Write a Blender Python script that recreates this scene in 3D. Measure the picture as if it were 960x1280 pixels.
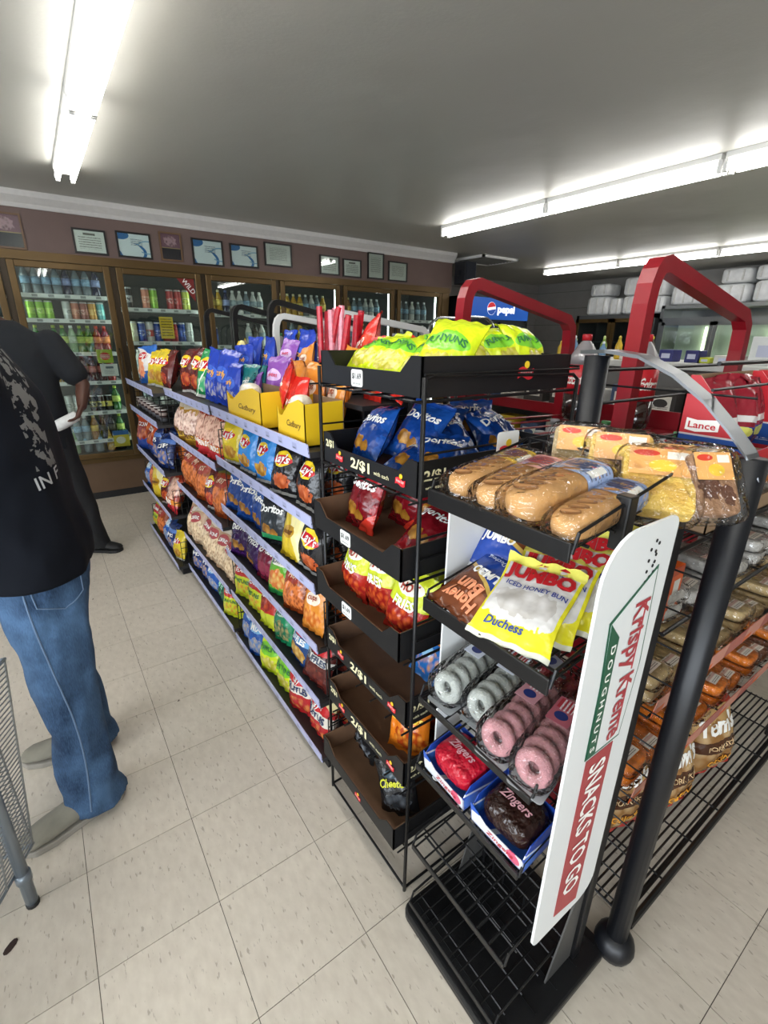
import bpy, bmesh, math, random
from mathutils import Vector, Matrix, noise
from mathutils.bvhtree import BVHTree

for o in list(bpy.data.objects):
    bpy.data.objects.remove(o, do_unlink=True)
SC = bpy.context.scene
COL = SC.collection
PI = math.pi

# ------------------------------------------------------------------ camera
cam_data = bpy.data.cameras.new('camera')
cam = bpy.data.objects.new('camera', cam_data)
COL.objects.link(cam)
SC.camera = cam
cam_data.sensor_fit = 'VERTICAL'
cam_data.sensor_height = 36.0
cam_data.lens = 593.556 / 1280 * 36.0
cam_data.clip_start = 0.02
_p, _r, _y = 0.353, 0.013, 0.617           # pitch down, roll, heading
fwd = Vector((math.sin(_y) * math.cos(_p), math.cos(_y) * math.cos(_p), -math.sin(_p)))
rgt = Vector((math.cos(_y), -math.sin(_y), 0))
upv = rgt.cross(fwd)
r2 = rgt * math.cos(_r) + upv * math.sin(_r)
u2 = upv * math.cos(_r) - rgt * math.sin(_r)
M = Matrix((r2, u2, -fwd)).transposed().to_4x4()
M.translation = (0, 0, 1.531)
cam.matrix_world = M

# ------------------------------------------------------------------ light and exposure
world = bpy.data.worlds.new('daylight_sky')
SC.world = world
world.use_nodes = True
world.node_tree.nodes['Background'].inputs[0].default_value = (0.62, 0.74, 0.95, 1)
world.node_tree.nodes['Background'].inputs[1].default_value = 1.2
SC.view_settings.view_transform = 'Standard'
SC.view_settings.look = 'None'
SC.view_settings.gamma = 1.0
SC.view_settings.use_curve_mapping = False
SC.view_settings.exposure = 0.12
TUBE_STRENGTH = 15.0
DAYLIGHT_POWER = 78.0
for _wx, _wy, _wz in ((-1.85, -2.93, 0), (-3.13, -1.6, -PI / 2), (-3.13, 0.6, -PI / 2)):   # area lamps added for daylight at three unseen windows sited to suit the light
    ld = bpy.data.lights.new('window_daylight', 'AREA')
    ld.shape = 'RECTANGLE'; ld.size = 1.9; ld.size_y = 1.5
    ld.energy = DAYLIGHT_POWER; ld.color = (0.86, 0.93, 1.0)
    lo = bpy.data.objects.new('window_daylight', ld); COL.objects.link(lo)
    lo.location = (_wx, _wy, 1.32); lo.rotation_euler = (PI / 2, 0, _wz)   # shines into the room

# ------------------------------------------------------------------ helpers
def hexc(h):
    h = h.lstrip('#')
    out = []
    for i in (0, 2, 4):
        v = int(h[i:i + 2], 16) / 255
        out.append(v / 12.92 if v <= 0.04045 else ((v + 0.055) / 1.055) ** 2.4)
    return (*out, 1.0)

MATS = {}
def new_mat(name):
    m = bpy.data.materials.new(name); m.use_nodes = True
    nt = m.node_tree
    b = nt.nodes['Principled BSDF']
    MATS[name] = m
    return m, nt, b

def mat(name, col, rough=0.5, metal=0.0, spec=0.5, emit=0, coat=0.0, vary=0.0, bump=0.0, bscale=60.0, nscale=8.0, var_obj=False):
    if name in MATS: return MATS[name]
    m, nt, b = new_mat(name)
    c = hexc(col) if isinstance(col, str) else col
    b.inputs['Base Color'].default_value = c
    b.inputs['Roughness'].default_value = rough
    b.inputs['Metallic'].default_value = metal
    b.inputs['Specular IOR Level'].default_value = spec
    if coat: b.inputs['Coat Weight'].default_value = coat; b.inputs['Coat Roughness'].default_value = 0.12
    if emit:
        b.inputs['Emission Color'].default_value = c
        b.inputs['Emission Strength'].default_value = emit
    if vary or bump:
        tc = nt.nodes.new('ShaderNodeTexCoord')
    if vary:
        n = nt.nodes.new('ShaderNodeTexNoise'); n.inputs['Scale'].default_value = nscale; n.inputs['Detail'].default_value = 4
        nt.links.new(tc.outputs['Object'], n.inputs['Vector'])
        r = nt.nodes.new('ShaderNodeMapRange')
        r.inputs[1].default_value = 0.3; r.inputs[2].default_value = 0.7
        r.inputs[3].default_value = 1 - vary; r.inputs[4].default_value = 1 + vary
        nt.links.new(n.outputs['Fac'], r.inputs[0])
        hs = nt.nodes.new('ShaderNodeHueSaturation'); hs.inputs['Color'].default_value = c
        nt.links.new(r.outputs[0], hs.inputs['Value']); nt.links.new(hs.outputs[0], b.inputs['Base Color'])
    if bump:
        n2 = nt.nodes.new('ShaderNodeTexNoise'); n2.inputs['Scale'].default_value = bscale; n2.inputs['Detail'].default_value = 3
        nt.links.new(tc.outputs['Object'], n2.inputs['Vector'])
        bp = nt.nodes.new('ShaderNodeBump'); bp.inputs['Strength'].default_value = bump; bp.inputs['Distance'].default_value = 0.01
        nt.links.new(n2.outputs['Fac'], bp.inputs['Height']); nt.links.new(bp.outputs[0], b.inputs['Normal'])
    return m

def clear_mat(name, tint=(1, 1, 1, 1), gloss=0.12, rough=0.08, bump=0.0, bscale=14, fres=1.35):
    """thin clear sheet: see-through plus a Fresnel gloss"""
    if name in MATS: return MATS[name]
    m = bpy.data.materials.new(name); m.use_nodes = True; MATS[name] = m
    nt = m.node_tree; nt.nodes.clear()
    out = nt.nodes.new('ShaderNodeOutputMaterial'); mx = nt.nodes.new('ShaderNodeMixShader')
    t = nt.nodes.new('ShaderNodeBsdfTransparent'); g = nt.nodes.new('ShaderNodeBsdfGlossy')
    t.inputs[0].default_value = tint; g.inputs['Roughness'].default_value = rough
    fr = nt.nodes.new('ShaderNodeFresnel'); fr.inputs[0].default_value = fres
    ad = nt.nodes.new('ShaderNodeMath'); ad.operation = 'ADD'; ad.use_clamp = True; ad.inputs[1].default_value = gloss
    nt.links.new(fr.outputs[0], ad.inputs[0]); nt.links.new(ad.outputs[0], mx.inputs[0])
    nt.links.new(t.outputs[0], mx.inputs[1]); nt.links.new(g.outputs[0], mx.inputs[2]); nt.links.new(mx.outputs[0], out.inputs[0])
    if bump:
        tc = nt.nodes.new('ShaderNodeTexCoord'); n2 = nt.nodes.new('ShaderNodeTexNoise'); n2.inputs['Scale'].default_value = bscale
        nt.links.new(tc.outputs['Object'], n2.inputs['Vector'])
        bp = nt.nodes.new('ShaderNodeBump'); bp.inputs['Strength'].default_value = bump; bp.inputs['Distance'].default_value = 0.02
        nt.links.new(n2.outputs['Fac'], bp.inputs['Height']); nt.links.new(bp.outputs[0], g.inputs['Normal']); nt.links.new(bp.outputs[0], fr.inputs['Normal'])
    return m

def pmat(name, base, layers=(), rough=0.35, bump=0.0, bscale=18, spec=0.5, coord='UV', metal=0.0):
    """printed surface: layers of flat shapes over a base colour, in UV space"""
    if name in MATS: return MATS[name]
    m, nt, b = new_mat(name)
    N, L = nt.nodes.new, nt.links.new
    tc = N('ShaderNodeTexCoord'); uv = tc.outputs[coord]
    sp = N('ShaderNodeSeparateXYZ'); L(uv, sp.inputs[0])
    def math_(op, a, b_=None, c_=None):
        n = N('ShaderNodeMath'); n.operation = op
        for i, v in enumerate((a, b_, c_)):
            if v is None: continue
            if isinstance(v, (int, float)): n.inputs[i].default_value = v
            else: L(v, n.inputs[i])
        return n.outputs[0]
    def length(cu, cv, ru, rv, wob=0):
        src = uv
        n1 = N('ShaderNodeVectorMath'); n1.operation = 'SUBTRACT'; L(src, n1.inputs[0]); n1.inputs[1].default_value = (cu, cv, 0)
        n2 = N('ShaderNodeVectorMath'); n2.operation = 'DIVIDE'; L(n1.outputs[0], n2.inputs[0]); n2.inputs[1].default_value = (ru, rv, 1)
        n3 = N('ShaderNodeVectorMath'); n3.operation = 'LENGTH'; L(n2.outputs[0], n3.inputs[0])
        o = n3.outputs['Value']
        if wob:
            nz = N('ShaderNodeTexNoise'); nz.inputs['Scale'].default_value = 9; L(uv, nz.inputs['Vector'])
            o = math_('ADD', o, math_('MULTIPLY', math_('SUBTRACT', nz.outputs['Fac'], 0.5), wob))
        return o
    cur = None
    def mixc(mask, col):
        nonlocal cur
        mx = N('ShaderNodeMix'); mx.data_type = 'RGBA'
        L(mask, mx.inputs[0])
        if cur is None: mx.inputs[6].default_value = hexc(base)
        else: L(cur, mx.inputs[6])
        if isinstance(col, str): mx.inputs[7].default_value = hexc(col)
        else: L(col, mx.inputs[7])
        cur = mx.outputs[2]
    for ly in layers:
        k = ly[0]
        if k == 'rect':
            _, u0, u1, v0, v1, col = ly
            mk = math_('MULTIPLY', math_('COMPARE', sp.outputs[0], (u0 + u1) / 2, (u1 - u0) / 2), math_('COMPARE', sp.outputs[1], (v0 + v1) / 2, (v1 - v0) / 2))
            mixc(mk, col)
        elif k == 'band':
            _, v0, v1, col = ly
            mixc(math_('COMPARE', sp.outputs[1], (v0 + v1) / 2, (v1 - v0) / 2), col)
        elif k == 'ell':
            _, cu, cv, ru, rv, col = ly
            mixc(math_('LESS_THAN', length(cu, cv, ru, rv), 1.0), col)
        elif k == 'blob':
            _, cu, cv, ru, rv, col = ly
            mixc(math_('LESS_THAN', length(cu, cv, ru, rv, 1.3), 1.0), col)
        elif k == 'ring':
            _, cu, cv, ru, rv, th, col = ly
            mixc(math_('COMPARE', length(cu, cv, ru, rv), 1.0, th), col)
        elif k == 'diag':
            _, a, bb, c, col = ly
            s = math_('ADD', math_('MULTIPLY', sp.outputs[0], a), math_('MULTIPLY', sp.outputs[1], bb))
            mixc(math_('GREATER_THAN', s, c), col)
        elif k == 'dstripe':
            _, a, bb, c, hw, col = ly
            s = math_('ADD', math_('MULTIPLY', sp.outputs[0], a), math_('MULTIPLY', sp.outputs[1], bb))
            mixc(math_('COMPARE', s, c, hw), col)
        elif k == 'chips':
            _, cu, cv, ru, rv, c1, c2, sc = ly
            vo = N('ShaderNodeTexVoronoi'); vo.inputs['Scale'].default_value = sc; L(uv, vo.inputs['Vector'])
            rm = N('ShaderNodeMix'); rm.data_type = 'RGBA'
            L(math_('MULTIPLY', vo.outputs['Distance'], 1.5), rm.inputs[0])
            rm.inputs[6].default_value = hexc(c1); rm.inputs[7].default_value = hexc(c2)
            mixc(math_('LESS_THAN', length(cu, cv, ru, rv, 1.0), 1.0), rm.outputs[2])
        elif k == 'lines':      # rows of small print
            _, u0, u1, v0, v1, per, col = ly
            mk = math_('MULTIPLY', math_('COMPARE', sp.outputs[0], (u0 + u1) / 2, (u1 - u0) / 2), math_('COMPARE', sp.outputs[1], (v0 + v1) / 2, (v1 - v0) / 2))
            w = math_('LESS_THAN', math_('FRACT', math_('MULTIPLY', sp.outputs[1], per)), 0.45)
            nz = N('ShaderNodeTexNoise'); nz.inputs['Scale'].default_value = 34; L(uv, nz.inputs['Vector'])
            mixc(math_('MULTIPLY', math_('MULTIPLY', mk, w), math_('GREATER_THAN', nz.outputs['Fac'], 0.44)), col)
        elif k == 'vlines':     # price marks along a rail
            _, per, v0, v1, duty, col = ly
            w = math_('LESS_THAN', math_('FRACT', math_('MULTIPLY', sp.outputs[0], per)), duty)
            mixc(math_('MULTIPLY', w, math_('COMPARE', sp.outputs[1], (v0 + v1) / 2, (v1 - v0) / 2)), col)
    if cur is None: b.inputs['Base Color'].default_value = hexc(base)
    else: L(cur, b.inputs['Base Color'])
    b.inputs['Roughness'].default_value = rough; b.inputs['Specular IOR Level'].default_value = spec
    b.inputs['Metallic'].default_value = metal
    if bump:
        n2 = N('ShaderNodeTexNoise'); n2.inputs['Scale'].default_value = bscale; n2.inputs['Detail'].default_value = 2
        L(tc.outputs['Object'], n2.inputs['Vector'])
        bp = N('ShaderNodeBump'); bp.inputs['Strength'].default_value = bump; bp.inputs['Distance'].default_value = 0.02
        L(n2.outputs['Fac'], bp.inputs['Height']); L(bp.outputs[0], b.inputs['Normal'])
    return m

class MB:
    """collects shapes into one mesh"""
    def __init__(s): s.v = []; s.f = []; s.m = []; s.uv = {}; s.mi = 0
    def face(s, idx, uv=None):
        s.f.append(tuple(idx)); s.m.append(s.mi)
        if uv: s.uv[len(s.f) - 1] = uv
    def add(s, vs):
        n = len(s.v); s.v += [Vector(p) for p in vs]; return n
    def box(s, x0, x1, y0, y1, z0, z1):
        n = s.add([(x0, y0, z0), (x1, y0, z0), (x1, y1, z0), (x0, y1, z0), (x0, y0, z1), (x1, y0, z1), (x1, y1, z1), (x0, y1, z1)])
        q = [(0, 0), (1, 0), (1, 1), (0, 1)]
        for f, u in (((0, 3, 2, 1), q), ((4, 5, 6, 7), q), ((0, 1, 5, 4), q), ((1, 2, 6, 5), q), ((2, 3, 7, 6), q), ((3, 0, 4, 7), q)):
            s.face([n + i for i in f], u)
        return s
    def tube(s, pts, r, seg=8, caps=True, closed=False):
        pts = [Vector(p) for p in pts]; k = len(pts)
        rr = r if isinstance(r, (list, tuple)) else [r] * k
        t0 = (pts[1] - pts[0]).normalized()
        a = t0.orthogonal().normalized(); rings = []
        prev = t0
        for i, p in enumerate(pts):
            if closed: t = (pts[(i + 1) % k] - pts[i - 1]).normalized()
            elif i == 0: t = t0
            elif i == k - 1: t = (pts[-1] - pts[-2]).normalized()
            else:
                t = ((pts[i + 1] - p).normalized() + (p - pts[i - 1]).normalized())
                t = t.normalized() if t.length > 1e-6 else prev
            q = prev.rotation_difference(t); a = q @ a; a = (a - t * a.dot(t)).normalized(); b = t.cross(a); prev = t
            rings.append(s.add([p + (a * math.cos(2 * PI * j / seg) + b * math.sin(2 * PI * j / seg)) * rr[i] for j in range(seg)]))
        for i in range(k - 1 if not closed else k):
            A, B = rings[i], rings[(i + 1) % k]
            for j in range(seg):
                s.face([A + j, A + (j + 1) % seg, B + (j + 1) % seg, B + j])
        if caps and not closed:
            s.face([rings[0] + j for j in range(seg)][::-1]); s.face([rings[-1] + j for j in range(seg)])
        return s
    def lathe(s, prof, seg=16, c=(0, 0, 0), uvh=True):
        c = Vector(c); k = len(prof); rings = []
        for r, z in prof:
            rings.append(s.add([c + Vector((r * math.cos(2 * PI * j / seg), r * math.sin(2 * PI * j / seg), z)) for j in range(seg)]))
        z0, z1 = prof[0][1], prof[-1][1]
        for i in range(k - 1):
            A, B = rings[i], rings[i + 1]
            va = (prof[i][1] - z0) / (z1 - z0 + 1e-9); vb = (prof[i + 1][1] - z0) / (z1 - z0 + 1e-9)
            for j in range(seg):
                ua, ub = j / seg, (j + 1) / seg
                s.face([A + j, A + (j + 1) % seg, B + (j + 1) % seg, B + j], [(ua, va), (ub, va), (ub, vb), (ua, vb)])
        if prof[0][0] > 1e-4: s.face([rings[0] + j for j in range(seg)][::-1], [(0, 0)] * seg)
        if prof[-1][0] > 1e-4: s.face([rings[-1] + j for j in range(seg)], [(0, 1)] * seg)
        return s
    def prism(s, poly, o, ax, ay, depth):
        """2D polygon placed at o with axes ax, ay, extruded by the vector depth; UV over its bounding box"""
        o, ax, ay, d = Vector(o), Vector(ax), Vector(ay), Vector(depth)
        us = [p[0] for p in poly]; vs = [p[1] for p in poly]
        def U(p): return ((p[0] - min(us)) / (max(us) - min(us)), (p[1] - min(vs)) / (max(vs) - min(vs)))
        k = len(poly); base = [o + ax * p[0] + ay * p[1] for p in poly]
        n = s.add(base); n2 = s.add([p + d for p in base])
        flip = ax.cross(ay).dot(d) > 0
        ar = sum(poly[i][0] * poly[(i + 1) % k][1] - poly[(i + 1) % k][0] * poly[i][1] for i in range(k))
        if ar < 0: flip = not flip
        a = list(range(k)); uvs = [U(p) for p in poly]
        if flip: s.face([n + i for i in a[::-1]], uvs[::-1]); s.face([n2 + i for i in a], uvs)
        else: s.face([n + i for i in a], uvs); s.face([n2 + i for i in a[::-1]], uvs[::-1])
        for i in range(k):
            j = (i + 1) % k
            q = [n + i, n + j, n2 + j, n2 + i]
            s.face(q if flip else q[::-1], [uvs[i], uvs[j], uvs[j], uvs[i]])
        return s
    def superell(s, c, rad, e1=0.5, e2=0.5, nu=18, nv=10, rot=None):
        c = Vector(c)
        def sg(x, e): return math.copysign(abs(x) ** e, x)
        rings = []
        for i in range(1, nv):
            th = -PI / 2 + PI * i / nv
            ring = []
            for j in range(nu):
                ph = 2 * PI * j / nu
                p = Vector((rad[0] * sg(math.cos(th), e1) * sg(math.cos(ph), e2), rad[1] * sg(math.cos(th), e1) * sg(math.sin(ph), e2), rad[2] * sg(math.sin(th), e1)))
                if rot: p = rot @ p
                ring.append(c + p)
            rings.append(s.add(ring))
        bo = Vector((0, 0, -rad[2])); to = Vector((0, 0, rad[2]))
        if rot: bo = rot @ bo; to = rot @ to
        b0 = s.add([c + bo]); t0 = s.add([c + to])
        for i in range(len(rings) - 1):
            for j in range(nu):
                s.face([rings[i] + j, rings[i] + (j + 1) % nu, rings[i + 1] + (j + 1) % nu, rings[i + 1] + j])
        for j in range(nu):
            s.face([b0, rings[0] + (j + 1) % nu, rings[0] + j]); s.face([t0, rings[-1] + j, rings[-1] + (j + 1) % nu])
        return s
    def loft(s, rings, seg=20, cap=True):
        """rings: (centre, axis a, axis b) ellipses joined in order"""
        idx = []
        for c, a, b in rings:
            c, a, b = Vector(c), Vector(a), Vector(b)
            idx.append(s.add([c + a * math.cos(2 * PI * j / seg) + b * math.sin(2 * PI * j / seg) for j in range(seg)]))
        for A, B in zip(idx, idx[1:]):
            for j in range(seg): s.face([A + j, A + (j + 1) % seg, B + (j + 1) % seg, B + j])
        if cap:
            s.face([idx[0] + j for j in range(seg)][::-1]); s.face([idx[-1] + j for j in range(seg)])
        return s
    def mesh(s, name, mats, smooth=False):
        me = bpy.data.meshes.new(name)
        me.from_pydata([tuple(p) for p in s.v], [], s.f)
        for m in (mats if isinstance(mats, (list, tuple)) else [mats]): me.materials.append(m)
        if any(s.m): me.polygons.foreach_set('material_index', s.m)
        if smooth: me.polygons.foreach_set('use_smooth', [True] * len(s.f))
        if s.uv:
            ul = me.uv_layers.new(name='UVMap')
            for fi, uvs in s.uv.items():
                p = me.polygons[fi]
                for li, t in zip(p.loop_indices, uvs): ul.data[li].uv = t
        me.update()
        return me
    def build(s, name, mats, parent=None, smooth=False, bevel=0, local=False):
        """parent given: the shapes are in world space, the child is stored relative to the parent's base"""
        if parent is not None and not local:
            off = ROOT[parent.name]
            for p in s.v: p -= off
        o = bpy.data.objects.new(name, s.mesh(name, mats, smooth)); COL.objects.link(o)
        if parent is not None: o.parent = parent; ROOT[o.name] = Vector(ROOT[parent.name])
        else: ROOT[o.name] = Vector((0, 0, 0))
        if bevel:
            bv = o.modifiers.new('edge', 'BEVEL'); bv.width = bevel; bv.segments = 2; bv.limit_method = 'ANGLE'
        return o
ROOT = {}

LABELS = {}
def tag(o, label, cat, group=None):
    n = len(label.split())
    if n < 4 or n > 16: print('LABEL LENGTH', n, label)
    if label in LABELS and not (group and LABELS[label] == group): print('LABEL TWICE', label)
    LABELS[label] = group
    o['label'] = label; o['category'] = cat
    if group: o['group'] = group
    return o
def thing(name, loc, label, cat, group=None):
    o = bpy.data.objects.new(name, None); COL.objects.link(o); o.location = loc; o.empty_display_size = 0.05
    ROOT[o.name] = Vector(loc)
    return tag(o, label, cat, group)
def struct(o): o['kind'] = 'structure'; return o
def stuff(o): o['kind'] = 'stuff'; return o
def link_copy(src, parent=None):
    c = src.copy(); COL.objects.link(c); c.parent = parent
    for k in ('label', 'category', 'group'):
        if k in c and parent is None: del c[k]
    for ch in src.children: link_copy(ch, c)
    return c
ORD = ['first', 'second', 'third', 'fourth', 'fifth', 'sixth', 'seventh', 'eighth', 'ninth', 'tenth', 'eleventh', 'twelfth']

# ---- lettering
TXT = {}
def text_geo(body, bold=0.0, shear=0.0):
    key = (body, bold, shear)
    if key not in TXT:
        cu = bpy.data.curves.new('t', 'FONT'); cu.body = body; cu.resolution_u = 2; cu.offset = bold; cu.shear = shear; cu.align_x = 'LEFT'
        ob = bpy.data.objects.new('t', cu)
        me = bpy.data.meshes.new_from_object(ob)
        vs = [(v.co.x, v.co.y) for v in me.vertices]; fs = [tuple(p.vertices) for p in me.polygons]
        bpy.data.objects.remove(ob); bpy.data.curves.remove(cu); bpy.data.meshes.remove(me)
        x0 = min(v[0] for v in vs); x1 = max(v[0] for v in vs); y0 = min(v[1] for v in vs); y1 = max(v[1] for v in vs)
        TXT[key] = ([((a - x0) / (x1 - x0), (b - y0) / (y1 - y0)) for a, b in vs], fs, (x1 - x0) / (y1 - y0))
    return TXT[key]
def put_text(mb, body, fn, w, h=None, bold=0.0, shear=0.0):
    """fn maps (u, v) in metres around the text's centre to a 3D point"""
    vs, fs, asp = text_geo(body, bold, shear)
    if h is None: h = w / asp
    n = mb.add([fn((a - .5) * w, (b - .5) * h) for a, b in vs])
    for f in fs: mb.face([n + i for i in f])
def flat_fn(c, ax, ay):
    c, ax, ay = Vector(c), Vector(ax), Vector(ay)
    return lambda u, v: c + ax * u + ay * v

def arc(c, r, a0, a1, n, ax=(1, 0, 0), ay=(0, 0, 1)):
    c, ax, ay = Vector(c), Vector(ax), Vector(ay)
    return [c + ax * (r * math.cos(a0 + (a1 - a0) * i / n)) + ay * (r * math.sin(a0 + (a1 - a0) * i / n)) for i in range(n + 1)]
def rrect(x0, x1, y0, y1, r, n=4):
    rs = r if isinstance(r, (list, tuple)) else [r] * 4     # bl, br, tr, tl
    P = []
    for (cx, cy, a, rr) in ((x0 + rs[0], y0 + rs[0], PI, rs[0]), (x1 - rs[1], y0 + rs[1], 1.5 * PI, rs[1]), (x1 - rs[2], y1 - rs[2], 0, rs[2]), (x0 + rs[3], y1 - rs[3], PI / 2, rs[3])):
        for i in range(n + 1):
            t = a + PI / 2 * i / n; P.append((cx + rr * math.cos(t), cy + rr * math.sin(t)))
    return P

# ================================================================== SETTING
T = 0.3048
GX, GY = 0.1426, 0.690                 # one tile corner on the floor
ZC = 2.57                              # ceiling height

def tile_mat():
    m, nt, b = new_mat('vinyl_tile')
    N, L = nt.nodes.new, nt.links.new
    tc = N('ShaderNodeTexCoord'); geo = N('ShaderNodeNewGeometry'); oi = N('ShaderNodeObjectInfo')
    mp = N('ShaderNodeMapping'); mp.inputs['Scale'].default_value = (46, 22, 20); mp.inputs['Rotation'].default_value = (0, 0, 0.5)
    L(geo.outputs['Position'], mp.inputs['Vector'])
    n1 = N('ShaderNodeTexNoise'); n1.inputs['Scale'].default_value = 1.0; n1.inputs['Detail'].default_value = 5
    L(mp.outputs[0], n1.inputs['Vector'])
    rp = N('ShaderNodeValToRGB'); e = rp.color_ramp.elements
    e[0].position = 0.25; e[0].color = hexc('#bdb3a4'); e[1].position = 0.72; e[1].color = hexc('#cbc2b3')
    L(n1.outputs['Fac'], rp.inputs[0])
    n2 = N('ShaderNodeTexNoise'); n2.inputs['Scale'].default_value = 2.4; n2.inputs['Detail'].default_value = 3
    mp2 = N('ShaderNodeMapping'); mp2.inputs['Scale'].default_value = (44, 13, 1); mp2.inputs['Rotation'].default_value = (0, 0, 0.62)
    L(geo.outputs['Position'], mp2.inputs['Vector']); L(mp2.outputs[0], n2.inputs['Vector'])
    gt = N('ShaderNodeMapRange'); gt.inputs[1].default_value = 0.63; gt.inputs[2].default_value = 0.69; L(n2.outputs['Fac'], gt.inputs[0])
    mx = N('ShaderNodeMix'); mx.data_type = 'RGBA'; L(gt.outputs[0], mx.inputs[0]); L(rp.outputs[0], mx.inputs[6]); mx.inputs[7].default_value = hexc('#a2988a')
    n3 = N('ShaderNodeTexNoise'); n3.inputs['Scale'].default_value = 2.2; L(geo.outputs['Position'], n3.inputs['Vector'])
    mr = N('ShaderNodeMapRange'); mr.inputs[3].default_value = 0.86; mr.inputs[4].default_value = 1.06; L(n3.outputs['Fac'], mr.inputs[0])
    rv = N('ShaderNodeMath'); rv.operation = 'MULTIPLY_ADD'; rv.inputs[1].default_value = 0.07; L(oi.outputs['Random'], rv.inputs[0]); L(mr.outputs[0], rv.inputs[2])
    hs = N('ShaderNodeHueSaturation'); L(mx.outputs[2], hs.inputs['Color']); L(rv.outputs[0], hs.inputs['Value']); L(hs.outputs[0], b.inputs['Base Color'])
    r3 = N('ShaderNodeMapRange'); r3.inputs[3].default_value = 0.32; r3.inputs[4].default_value = 0.52; L(n3.outputs['Fac'], r3.inputs[0]); L(r3.outputs[0], b.inputs['Roughness'])
    b.inputs['Specular IOR Level'].default_value = 0.4
    return m
M_TILE = tile_mat()
M_GROUT = mat('tile_joint_dirt', '#4c453c', 0.9)

fl = struct(MB().box(-3.3, 8.9, -3.1, 7.1, -0.08, -0.0035).build('floor', M_GROUT))
tb = MB(); g = 0.0009; h2 = T / 2 - g
tb.box(-h2, h2, -h2, h2, -0.0035, 0.0)
tile_mesh = tb.mesh('tile', M_TILE)
cells = []
for i in range(-40, 40):
    for j in range(-40, 40):
        cx, cy = GX + (i + .5) * T, GY + (j + .5) * T
        if not (-3.25 < cx < 8.85 and -3.0 < cy < 7.0): continue
        cells.append((cx, cy))
def near_tile(c):
    x, y = c
    return (-1.75 < x < 0.75 and -0.6 < y < 5.3) or (0.75 <= x < 2.6 and -0.9 < y < 0.62)
nt_ = [c for c in cells if near_tile(c)]
for c in nt_[:300]:
    o = bpy.data.objects.new('tile', tile_mesh); COL.objects.link(o); o.location = (c[0], c[1], 0); o.parent = fl
rest = MB()
for cx, cy in [c for c in cells if not near_tile(c)] + nt_[300:]:
    rest.box(cx - h2, cx + h2, cy - h2, cy + h2, -0.0035, 0.0)
ro = rest.build('tile_field', M_TILE, fl); stuff(ro)

# ceiling: semi-gloss painted board with slight waviness
def ceiling_mat():
    m, nt, b = new_mat('ceiling_gloss_paint')
    N, L = nt.nodes.new, nt.links.new
    b.inputs['Base Color'].default_value = hexc('#aeada5'); b.inputs['Roughness'].default_value = 0.5; b.inputs['Specular IOR Level'].default_value = 1.0; b.inputs['IOR'].default_value = 1.7
    geo = N('ShaderNodeNewGeometry')
    n = N('ShaderNodeTexNoise'); n.inputs['Scale'].default_value = 1.3; n.inputs['Detail'].default_value = 3; L(geo.outputs['Position'], n.inputs['Vector'])
    bp = N('ShaderNodeBump'); bp.inputs['Strength'].default_value = 0.35; bp.inputs['Distance'].default_value = 0.06; L(n.outputs['Fac'], bp.inputs['Height'])
    n2 = N('ShaderNodeTexNoise'); n2.inputs['Scale'].default_value = 60; L(geo.outputs['Position'], n2.inputs['Vector'])
    b2 = N('ShaderNodeBump'); b2.inputs['Strength'].default_value = 0.06; b2.inputs['Distance'].default_value = 0.01
    L(n2.outputs['Fac'], b2.inputs['Height']); L(bp.outputs[0], b2.inputs['Normal']); L(b2.outputs[0], b.inputs['Normal'])
    return m
M_CEIL = ceiling_mat()
struct(MB().box(-3.3, 8.9, -3.1, 7.1, ZC, ZC + 0.1).build('ceiling', M_CEIL))

M_WALLBR = mat('brown_wall_paint', '#6d5953', 0.6, vary=0.05, bump=0.05, bscale=90)
M_WALLGR = mat('grey_wall_paint', '#8b8986', 0.55, vary=0.05)
M_WALLWH = mat('cream_wall_paint', '#c9c5bb', 0.6, vary=0.04)
M_MOULD = mat('white_crown_paint', '#c8c5c2', 0.45, vary=0.04, nscale=30)
YB = 5.22
struct(MB().box(-3.3, 4.76, YB, YB + 0.06, 2.1, ZC).build('wall_back', M_WALLBR))
struct(MB().box(4.70, 4.76, YB + 0.06, 7.05, 0, ZC).build('wall_cooler_return', M_WALLBR))
wf = struct(MB().box(4.76, 8.85, 7.0, 7.06, 0, ZC).build('wall_far', M_WALLGR))
wr = struct(MB().box(8.8, 8.86, -3.05, 7.0, 0, ZC).build('wall_right', M_WALLGR))
wl_ = MB().box(-3.26, -3.2, -3.05, YB, 0, .5); wl_.box(-3.26, -3.2, -3.05, YB, 2.1, ZC)
for a, b_ in ((-3.05, -2.6), (-.6, -.4), (1.6, YB)): wl_.box(-3.26, -3.2, a, b_, .5, 2.1)
struct(wl_.build('wall_left', M_WALLWH))
pb = MB()
for z in [0.3 * k for k in range(1, 9)]:
    pb.box(8.792, 8.80, 5.7, 7.0, z, z + 0.006); pb.box(4.78, 8.8, 6.992, 7.0, z, z + 0.006)
pb.build('panel_groove', mat('groove_shadow_gap', '#4d4c4a', 0.7), wr)  # raised strips; the shade of the grooves is put into their dark colour
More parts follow.
